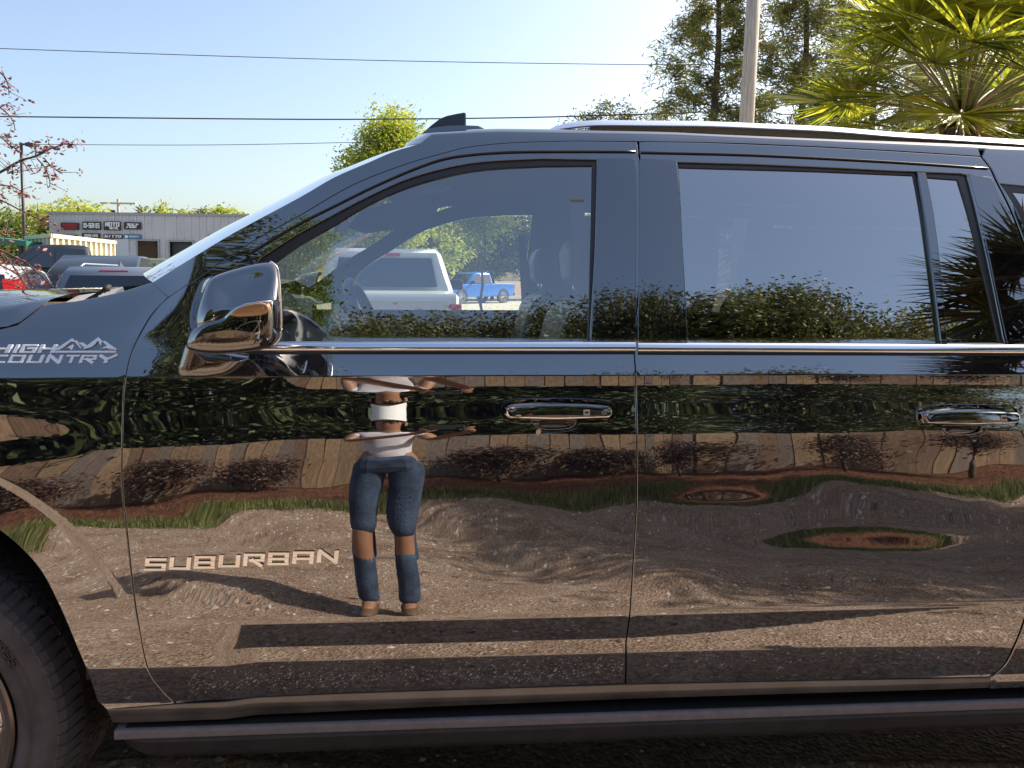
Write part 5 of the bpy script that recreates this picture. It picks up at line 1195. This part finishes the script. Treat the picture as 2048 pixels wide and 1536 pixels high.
# ------------------------------------------------------------------ background vehicles
def car(name, label, cat, loc, head, spec, pt, wheel_r=.36, rimm=None, group=None, glassm=None):
    """spec in metres, x forward from the rear bumper; built as parts under one Empty"""
    t = thing(name, label, cat, (loc[0], loc[1], 0), head, group); G = glassm or DGLASS
    Wd = spec['w']/2; zb = spec['belt']; tp = spec.get('taper', .16)
    yf = lambda z: Wd-(0 if z < zb else tp*((z-zb)/(spec['h']-zb)))-(.05*max(0, (.55-z)/.3) if z < .55 else 0)
    def shell(nm, out, mt_, bev=.04, parent=t):
        b = MB(); n = len(out); vs = []
        cx_ = sum(p[0] for p in out)/n; cz_ = sum(p[1] for p in out)/n
        for sgn in (-1, 1):
            for k_ in ((1, 0) if sgn < 0 else (0, 1)):
                for a, c in (inset(out, bev) if k_ and area(out) > 0 else out): vs.append((a, sgn*(yf(c)-(0 if k_ else bev*.9)), c))
        b.add(vs, [tuple(reversed(range(n))), tuple(range(3*n, 4*n))]+[(r_*n+i, r_*n+(i+1) % n, (r_+1)*n+(i+1) % n, (r_+1)*n+i) for r_ in range(3) for i in range(n)])
        return b.build(nm, mt_, parent, smooth=True, angle=42)
    body = spec['body']; body = body if area(body) > 0 else body[::-1]
    arches = []
    shell('body', body, pt, .035)
    if 'cab' in spec: cabp = spec['cab']; shell('cab', cabp if area(cabp) > 0 else cabp[::-1], pt, .07)
    for nm, poly in spec['side']:
        for sgn in (-1, 1):
            b = MB(); b.prism(poly, lambda a, c: (a, sgn*(yf(c)+.006), c), lambda a, c: (a, sgn*(yf(c)-.01), c)); b.build(nm, G, t)
    for nm, pts in spec.get('quads', []):
        m_ = {'glass': G}.get(nm.split(':')[-1], None)
        b = MB(); b.add([Vector(p) for p in pts]+[Vector(p)+Vector((.012 if pts[0][0] > spec['L']/2 else -.012, 0, .004)) for p in pts], [tuple(range(len(pts))), tuple(reversed(range(len(pts), 2*len(pts))))]+[(i, (i+1) % len(pts), (i+1) % len(pts)+len(pts), i+len(pts)) for i in range(len(pts))])
        b.build(nm.split(':')[0], {'glass': G, 'red': RED, 'clear': CLEAR, 'black': BLACK, 'paint': pt, 'chrome': SATIN, 'grey': STEPTOP}[nm.split(':')[1]], t)
    for wx in spec['wheels']:
        for sgn in (-1, 1):
            w = bpy.data.objects.new('wheel', None); COL.objects.link(w); w.parent = t; y = sgn*(Wd-.11)
            b = MB(); b.lathe([(wheel_r*.62,-.11),(wheel_r*.95,-.12),(wheel_r,-.08),(wheel_r,.08),(wheel_r*.95,.12),(wheel_r*.62,.11)], (wx, y, wheel_r), 28); b.build('tyre', TYRE, w, smooth=True, angle=50)
            b = MB(); b.lathe([(0,sgn*.10),(wheel_r*.16,sgn*.11),(wheel_r*.2,sgn*.085)], (wx, y, wheel_r), 20)
            for s in range(6):
                M = Matrix.Translation((wx, y, wheel_r)) @ Matrix.Rotation(R(60*s), 4, 'Y'); b.box((.02,min(sgn*.07,sgn*.10),-.028),(wheel_r*.62,max(sgn*.07,sgn*.10),.028), 0, M)
            b.lathe([(wheel_r*.56,sgn*.07),(wheel_r*.56,sgn*.115),(wheel_r*.63,sgn*.115),(wheel_r*.63,sgn*.05)], (wx, y, wheel_r), 28); b.build('rim', rimm or RIM_A, w)
            b = MB(); b.lathe([(0, sgn*(Wd-.02)),(wheel_r*1.14, sgn*(Wd-.02)),(wheel_r*1.14, sgn*(Wd+.002)),(0, sgn*(Wd+.002))] if 0 else [(wheel_r*1.02, sgn*(Wd+.004)),(wheel_r*1.16, sgn*(Wd+.004)),(wheel_r*1.18, sgn*(Wd-.02))], (wx, 0, wheel_r), 28); b.build('wheel_arch', BLACK, t)
    for mx_ in spec.get('mirrors', []):
        for sgn in (-1, 1): b = MB(); b.box((mx_[0]-.06, min(sgn*Wd, sgn*(Wd+.22)), mx_[1]), (mx_[0]+.08, max(sgn*Wd, sgn*(Wd+.22)), mx_[1]+.17)); b.build('side_mirror', BLACK, t, bevel=.03)
    return t
def SUVSPEC(L=4.7, w=1.88, h=1.68):
    return dict(L=L, w=w, h=h, belt=1.02, taper=.20, body=[(0.02,.5),(.0,.75),(.06,1.02),(.10,1.10),(.34,1.55),(.50,1.645),(1.2,h),(2.2,h),(3.0,1.57),(3.55,1.10),(3.7,1.02),(4.45,.92),(L-.03,.75),(L,.5),(L-.1,.32),(.1,.32)],
     side=[('side_glass',[(.55,1.10),(.72,1.52),(1.25,1.58),(1.25,1.08)]),('side_glass',[(1.30,1.08),(1.30,1.585),(2.20,1.59),(2.20,1.06)]),('side_glass',[(2.26,1.06),(2.26,1.585),(2.85,1.52),(3.35,1.12),(3.35,1.06)])],
     quads=[('rear_glass:glass',[(.085,-.76,1.08),(.085,.76,1.08),(.325,.66,1.50),(.325,-.66,1.50)]),('brake_light:red',[(.37,-.24,1.555),(.37,.24,1.555),(.385,.22,1.585),(.385,-.22,1.585)]),
      ('tail_lamp:red',[(.035,-.93,.86),(.03,-.55,.86),(.05,-.55,1.0),(.055,-.93,1.0)]),('tail_lamp:red',[(.03,.55,.86),(.035,.93,.86),(.055,.93,1.0),(.05,.55,1.0)]),
      ('licence_plate:clear',[(-.003,-.15,.70),(-.003,.15,.70),(.0,.15,.82),(.0,-.15,.82)]),('bumper:black',[(.012,-.85,.36),(.012,.85,.36),(.0,.85,.55),(.0,-.85,.55)]),
      ('windshield:glass',[(3.52,-.76,1.12),(3.03,-.64,1.545),(3.03,.64,1.545),(3.52,.76,1.12)]),('headlight:clear',[(L-.06,-.9,.74),(L-.02,-.5,.70),(L-.04,-.5,.80),(L-.2,-.9,.86)])],
     wheels=(.85,3.75), mirrors=[(3.05,1.06)])
def pk(L=5.8, w=1.98, h=1.92, belt=1.28):
    return dict(L=L, w=w, h=h, belt=belt, taper=.20, body=[(.05,.6),(.0,.75),(.03,1.24),(.10,belt),(1.9,belt+.01),(1.9,belt-.02),(4.1,belt-.02),(4.35,1.20),(5.55,1.12),(L-.02,1.0),(L,.55),(L-.12,.42),(.2,.45)],
     cab=[(1.92,belt-.06),(1.98,belt),(2.08,h-.07),(2.2,h-.01),(2.6,h),(3.3,h-.01),(3.5,h-.06),(4.28,belt-.05)],
     side=[('side_glass',[(2.14,belt+.03),(2.2,h-.12),(2.95,h-.11),(2.95,belt+.02)]),('side_glass',[(3.02,belt+.02),(3.02,h-.11),(3.42,h-.13),(4.02,belt+.06),(4.02,belt+.02)])],
     quads=[('rear_glass:glass',[(1.955,-.72,belt+.06),(1.955,.72,belt+.06),(2.05,.64,h-.15),(2.05,-.64,h-.15)]),('brake_light:red',[(2.055,-.2,h-.12),(2.055,.2,h-.12),(2.066,.2,h-.085),(2.066,-.2,h-.085)]),
      ('tail_lamp:red',[(.0,-.98,.90),(.0,-.84,.90),(.025,-.84,1.20),(.025,-.98,1.20)]),('tail_lamp:red',[(.0,.84,.90),(.0,.98,.90),(.025,.98,1.20),(.025,.84,1.20)]),('tailgate:paint',[(-.012,-.82,.80),(-.012,.82,.80),(.015,.82,1.24),(.015,-.82,1.24)]),
      ('bumper:grey',[(-.06,-.95,.48),(-.06,.95,.48),(-.04,.95,.70),(-.04,-.95,.70)]),('windshield:glass',[(4.22,-.80,belt+.02),(3.56,-.66,h-.10),(3.56,.66,h-.10),(4.22,.80,belt+.02)]),
      ('grille:black',[(L+.0,-.6,.62),(L-.015,-.6,1.0),(L-.015,.6,1.0),(L,.6,.62)]),('headlight:clear',[(L-.01,-.95,.80),(L-.03,-.95,.99),(L-.01,-.64,.99),(L,-.64,.80)]),('headlight:clear',[(L-.01,.95,.80),(L-.03,.95,.99),(L-.01,.64,.99),(L,.64,.80)])],
     wheels=(1.05,4.75), mirrors=[(3.85,belt)])
SILV = paint('silver_paint', (.45,.47,.48), 1.7, .15, .05); GREYP = paint('grey_blue_paint', (.11,.13,.17), 1.9, .10, .05); BLUEP = paint('bright_blue_paint', (.01,.17,.62), 1.8, .15, .1)
BLK2 = paint('dark_paint', (.02,.022,.026), 1.8, .15, .1); PALE = paint('pale_silver_paint', (.55,.58,.58), 1.6, .2, .03); GRN = paint('sage_paint', (.16,.19,.15), 1.6, .2, .05); SILB = paint('silver_blue_paint', (.36,.46,.47), 1.6, .25, .03)
q = at(212, 600, 11.2); car('parked_suv', 'grey SUV seen from behind with dark rear window and long red brake light', 'SUV', (q.x, 11.2), R(90+4), SUVSPEC(4.8,1.92,1.66), GREYP)
ps = bpy.data.objects['parked_suv']
for sgn in (-1, 1): b = MB(); b.tube([(.6,sgn*.60,1.655),(.75,sgn*.6,1.70),(2.3,sgn*.6,1.70),(2.5,sgn*.6,1.655)], .016, 8); b.build('roof_rail', SATIN, ps, smooth=True)
b = MB(); b.prism([(.62,1.655),(.86,1.655),(.66,1.75)], lambda a, c: (a, -.012, c), lambda a, c: (a, .012, c)); b.build('roof_antenna', GREYP, ps, bevel=.004)
ss_ = SUVSPEC(4.6,1.86,1.62); ss_['quads'].append(('tail_lamp:red', [(.07,-.95,1.20),(.06,-.70,1.20),(.17,-.66,1.44),(.20,-.90,1.44)]))
q = at(-125, 600, 8.3); car('silver_car', 'silver hatchback with a bright red tail lamp, cut off by the left picture edge', 'car', (q.x, 8.3), R(90+19), ss_, SILV)
q = at(178, 600, 13.6); car('dark_hatchback', 'dark car with sunlit roof just behind the grey SUV', 'car', (q.x, 13.6), R(90+12), SUVSPEC(4.6,1.85,1.92), BLK2)
q = at(300, 600, 23); car('black_pickup', 'black crew cab pickup parked in front of the cream container', 'pickup truck', (q.x, 24.0), R(180+27), pk(5.6,1.95,2.42,1.72), BLK2, .55, RIM_D, 'pickups in the lot')
q = at(80, 600, 22); car('boxy_off_roader', 'dark boxy off-roader with grey window frames at the left of the container', 'off-road car', (q.x, 22.5), R(80), dict(L=4.4,w=1.85,h=2.1,belt=1.15,taper=.06,body=[(0,.6),(0,1.15),(.03,2.02),(.15,2.1),(2.5,2.1),(2.75,1.2),(4.2,1.15),(4.4,.9),(4.4,.6),(4.1,.5),(.2,.5)],
   side=[('side_glass',[(.2,1.25),(.2,1.95),(1.2,1.95),(1.2,1.25)]),('side_glass',[(1.32,1.25),(1.32,1.95),(2.3,1.95),(2.55,1.25)])], quads=[('rear_glass:glass',[(-.002,-.7,1.25),(-.002,.7,1.25),(.02,.66,1.92),(.02,-.66,1.92)])], wheels=(.8,3.6)), BLK2, .42, RIM_D)
q = at(262, 600, 19); car('green_jeep', 'sage green open-frame off-roader in front of the open loading door', 'off-road car', (q.x-.9, 19.5), R(35), dict(L=4.2,w=1.8,h=1.98,belt=1.2,taper=.05,body=[(0,.6),(0,1.2),(.03,1.9),(.15,1.98),(2.3,1.98),(2.6,1.25),(4.0,1.2),(4.2,.95),(4.2,.6),(3.9,.5),(.2,.5)],
   side=[('side_glass',[(.2,1.3),(.2,1.85),(1.1,1.85),(1.1,1.3)]),('side_glass',[(1.22,1.3),(1.22,1.85),(2.15,1.85),(2.4,1.3)])], quads=[('windshield:glass',[(2.62,-.7,1.3),(2.34,-.65,1.88),(2.34,.65,1.88),(2.62,.7,1.3)])], wheels=(.75,3.4)), GRN, .4, RIM_D)
q = at(752, 600, 7.1); sp = pk(5.5,1.90,1.93,1.32); car('silver_pickup', 'pale silver pickup seen from behind through both front windows, tailgate closed', 'pickup truck', (q.x, 7.1), R(90+2), sp, PALE, .38, None, 'pickups in the lot')
q = at(985, 600, 47.5); car('blue_pickup', 'bright blue crew cab pickup seen through the passenger window', 'pickup truck', (q.x+.8, 49), R(180+43), pk(5.8,2.0,1.95,1.25), BLUEP, .43, RIM_A, 'pickups in the lot')
#PERSON
# ------------------------------------------------------------------ THE PHOTOGRAPHER (seen mirrored in the front door)
SKIN = mat('tanned_skin', (.30,.15,.085), .55, var=.12, scale=6); DENIM = mat('blue_denim', (.010,.020,.046), .85, col2=(.055,.09,.15), scale=6, bump=.3, bscale=120); SHIRT = mat('pale_shirt', (.62,.58,.62), .85, var=.1, scale=9)
BOOT = mat('brown_boot_leather', (.13,.07,.04), .6, var=.3); HATM = mat('white_cap', (.8,.8,.78), .8); HAIR = mat('dark_hair', (.03,.02,.015), .7)
PX, PY = -.33, -2.20
per = thing('person', 'photographer in pale shirt, ripped jeans and white cap, mirrored in the front door', 'person', (PX, PY, 0))
def skinmesh(name, verts, edges, rad, mt, parent, sub=2, root=0):
    me = bpy.data.meshes.new(name); me.from_pydata(verts, edges, []); me.materials.append(mt); o = bpy.data.objects.new(name, me); COL.objects.link(o); o.parent = parent
    s = o.modifiers.new('skin', 'SKIN'); s.use_smooth_shade = True
    for i, r_ in enumerate(rad):
        r_ = (r_, r_) if not isinstance(r_, tuple) else r_; me.skin_vertices[0].data[i].radius = r_; me.skin_vertices[0].data[i].use_root = (i == root)
    q = o.modifiers.new('sub', 'SUBSURF'); q.levels = sub; q.render_levels = sub; return o
HR = Vector((.06-PX, -1.875-PY, 1.455)); HL = Vector((-.125-PX, -1.875-PY, 1.455))
v = [(0,0,.96),(0,-.01,1.10),(0,-.015,1.25),(0,-.01,1.40),(0,0,1.50),(0,.02,1.58),(0,.03,1.66),(0,.03,1.72),
     (.18,-.01,1.42),(.23,.11,1.24),tuple(HR+Vector((.02,-.05,-.05))),tuple(HR), (-.18,-.01,1.42),(-.20,.11,1.22),tuple(HL+Vector((-.03,-.05,-.06))),tuple(HL),
     (.10,0,.90),(.105,.02,.50),(.095,-.02,.10),(.10,.10,.04), (-.10,0,.90),(-.115,.03,.50),(-.105,-.01,.10),(-.12,.11,.04)]
e = [(0,1),(1,2),(2,3),(3,4),(4,5),(5,6),(6,7),(3,8),(8,9),(9,10),(10,11),(3,12),(12,13),(13,14),(14,15),(0,16),(16,17),(17,18),(18,19),(0,20),(20,21),(21,22),(22,23)]
r_ = [(.10,.085),(.10,.085),(.14,.10),(.14,.10),(.055,.055),(.065,.075),(.078,.095),(.06,.07),.055,.042,.030,.030,.055,.042,.030,.030,.085,.058,.042,.035,.085,.058,.042,.035]
skinmesh('body', v, e, r_, SKIN, per)
# clothes
skinmesh('shirt', [(0,0,.85),(0,-.01,1.05),(0,-.015,1.25),(0,-.01,1.40),(0,0,1.47),(.16,-.01,1.40),(.215,.05,1.34),(-.16,-.01,1.40),(-.19,.05,1.32)], [(0,1),(1,2),(2,3),(3,4),(3,5),(5,6),(3,7),(7,8)],
         [(.145,.115),(.138,.11),(.15,.115),(.14,.11),(.07,.065),.066,.058,.066,.058], SHIRT, per)
def leg(sx, kx, ax_):
    skinmesh('jeans_leg', [(sx*.07,0,.93),(sx*.10,0,.80),(kx*.9,.02,.60),(kx,.025,.485)], [(0,1),(1,2),(2,3)], [(.105,.11),(.098,.10),(.080,.084),(.072,.078)], DENIM, per, 2)
    skinmesh('jeans_cuff', [(kx+(ax_-kx)*.1,.015,.44),(kx+(ax_-kx)*.5,0,.25),(ax_,-.01,.085)], [(0,1),(1,2)], [(.060,.064),.058,.064], DENIM, per, 2)
    b = MB(); b.box((kx-.062,-.06,.36),(kx+.062,-.03,.55)); b.build('jeans_knee_back', DENIM, per, bevel=.02)
    skinmesh('boot', [(ax_,-.03,.10),(ax_,.0,.05),(ax_+.01*sx,.10,.04),(ax_+.015*sx,.17,.03)], [(0,1),(1,2),(2,3)], [(.055,.06),(.05,.055),(.045,.042),(.038,.03)], BOOT, per, 2)
leg(1,.105,.095); leg(-1,-.115,-.107)
b = MB(); b.prism([(-.155,.80),(.155,.80),(.145,.97),(-.145,.97)], lambda a, c: (a, -.10, c), lambda a, c: (a, .105, c)); b.build('jeans_waist', DENIM, per, bevel=.05)
# head details
b = MB(); ring = [(math.cos(t), math.sin(t)) for t in np.arange(0, 2*math.pi, math.pi/12)]
rows = [(.098,1.685),(.10,1.72),(.090,1.765),(.06,1.79),(.01,1.80)]
b.add([(a*r2*.9, .025+c*r2*1.08, z) for r2, z in rows for a, c in ring], [(i*24+j, i*24+(j+1) % 24, (i+1)*24+(j+1) % 24, (i+1)*24+j) for i in range(4) for j in range(24)]+[tuple(range(96,120))]); cap = b.build('cap', HATM, per, smooth=True)
b = MB(); n = 12; arc = [(math.cos(t), math.sin(t)) for t in np.linspace(0, math.pi, n)]
b.add([(a*.085, .09+c*.02, 1.695) for a, c in arc]+[(a*.080, .09+c*.115, 1.685-.01*abs(a)) for a, c in arc]+[(a*.080, .09+c*.115, 1.691-.01*abs(a)) for a, c in arc]+[(a*.085, .09+c*.02, 1.703) for a, c in arc], [(k*n+j, k*n+j+1, (k+1)*n+j+1, (k+1)*n+j) for k in range(3) for j in range(n-1)]); b.build('cap_brim', HATM, cap, smooth=True)
for s in (-1, 1):
    b = MB(); b.lathe([(0,.004),(.008,.003),(.0125,0),(.012,-.008)], (s*.032, .122, 1.655), 14); b.build('eye', mat('eye_white', (.75,.72,.7), .2) if 'eye_white' not in MATS else MATS['eye_white'], per, smooth=True)
    b = MB(); b.lathe([(0,.0065),(.0055,.005),(.006,.003)], (s*.032, .122, 1.655), 12); b.build('iris', HAIR, per, smooth=True)
    b = MB(); b.prism([(-.016,0),(.016,0),(.014,.005),(-.014,.006)], lambda a, c: (s*.033+a, .126, 1.672+c), lambda a, c: (s*.033+a, .112, 1.672+c)); b.build('eyebrow', HAIR, per)
    b = MB(); b.prism([(-.012,-.03),(.008,-.028),(.018,.0),(.016,.025),(0,.033),(-.014,.02)], lambda a, c: (s*.084, .03-a, 1.635+c), lambda a, c: (s*.098, .022-a, 1.638+c)); b.build('ear', SKIN, per, bevel=.004)
b = MB(); b.prism([(-.006,.025),(.006,.025),(.017,-.018),(.008,-.026),(-.008,-.026),(-.017,-.018)], lambda a, c: (a*.6, .148-abs(c-.0)*.3, 1.632+c), lambda a, c: (a, .112, 1.632+c)); b.build('nose', SKIN, per, bevel=.005)
b = MB(); b.prism([(-.026,0),(-.01,.006),(.01,.006),(.026,0),(.012,-.008),(-.012,-.008)], lambda a, c: (a, .121-abs(a)*.4, 1.588+c), lambda a, c: (a, .105, 1.588+c)); b.build('lips', mat('lips', (.4,.14,.11), .5), per, bevel=.002)
b = MB(); b.add([(a*.088, .012+c*.094-.01, z) for z in (1.60,1.66,1.70) for a, c in ring if c < .45], []); n = len(b.v)//3
b.f = [(i*n+j, i*n+j+1, (i+1)*n+j+1, (i+1)*n+j) for i in range(2) for j in range(n-1)]; b.m = [0]*len(b.f); b.build('hair', HAIR, per, smooth=True)
# hands gripping the phone
def hand(H, s):
    w = Vector((0, -.005, -.02))
    V = [tuple(H+w+Vector((s*.01,-.02,-.03))), tuple(H+w)]; E_ = [(0,1)]; Rr = [(.026,.018),(.034,.016)]
    for k in range(4):
        o = Vector((s*(.006+.004*k), .004, -.034+.021*k)); base = len(V)
        a_ = H+o; L_ = [.034,.038,.036,.028][k]
        V += [tuple(a_), tuple(a_+Vector((s*.012, .028, 0))), tuple(a_+Vector((-s*.012, .040, .002))), tuple(a_+Vector((-s*(.012+L_*.6), .038, .004)))]
        E_ += [(1, base), (base, base+1), (base+1, base+2), (base+2, base+3)]; Rr += [.0098, .0088, .0082, .0072]
    base = len(V); V += [tuple(H+Vector((-s*.012,-.018,-.03))), tuple(H+Vector((-s*.035,-.020,-.012))), tuple(H+Vector((-s*.048,-.016,.01)))]
    E_ += [(1, base), (base, base+1), (base+1, base+2)]; Rr += [.0115, .010, .0085]
    skinmesh('hand', V, E_, Rr, SKIN, per, 1, 1)
hand(HR, 1); hand(HL, -1)
ph = MB(); ph.box((-.115,-.0045,-.038),(.045,.0045,.038)); pho = ph.build('phone', BLACK, None, bevel=.006); pho.location = (-.0,-1.8125,1.482)
ph2 = tag(pho, 'black smartphone held up in both hands by the photographer', 'phone')
b = MB(); b.box((-.110,-.0052,-.034),(.040,-.0046,.034)); b.build('screen', SCREEN, pho)
b = MB(); b.box((.004,.0046,-.022),(.036,.0065,.0)); b.build('camera_bump', SCREEN, pho, bevel=.002)
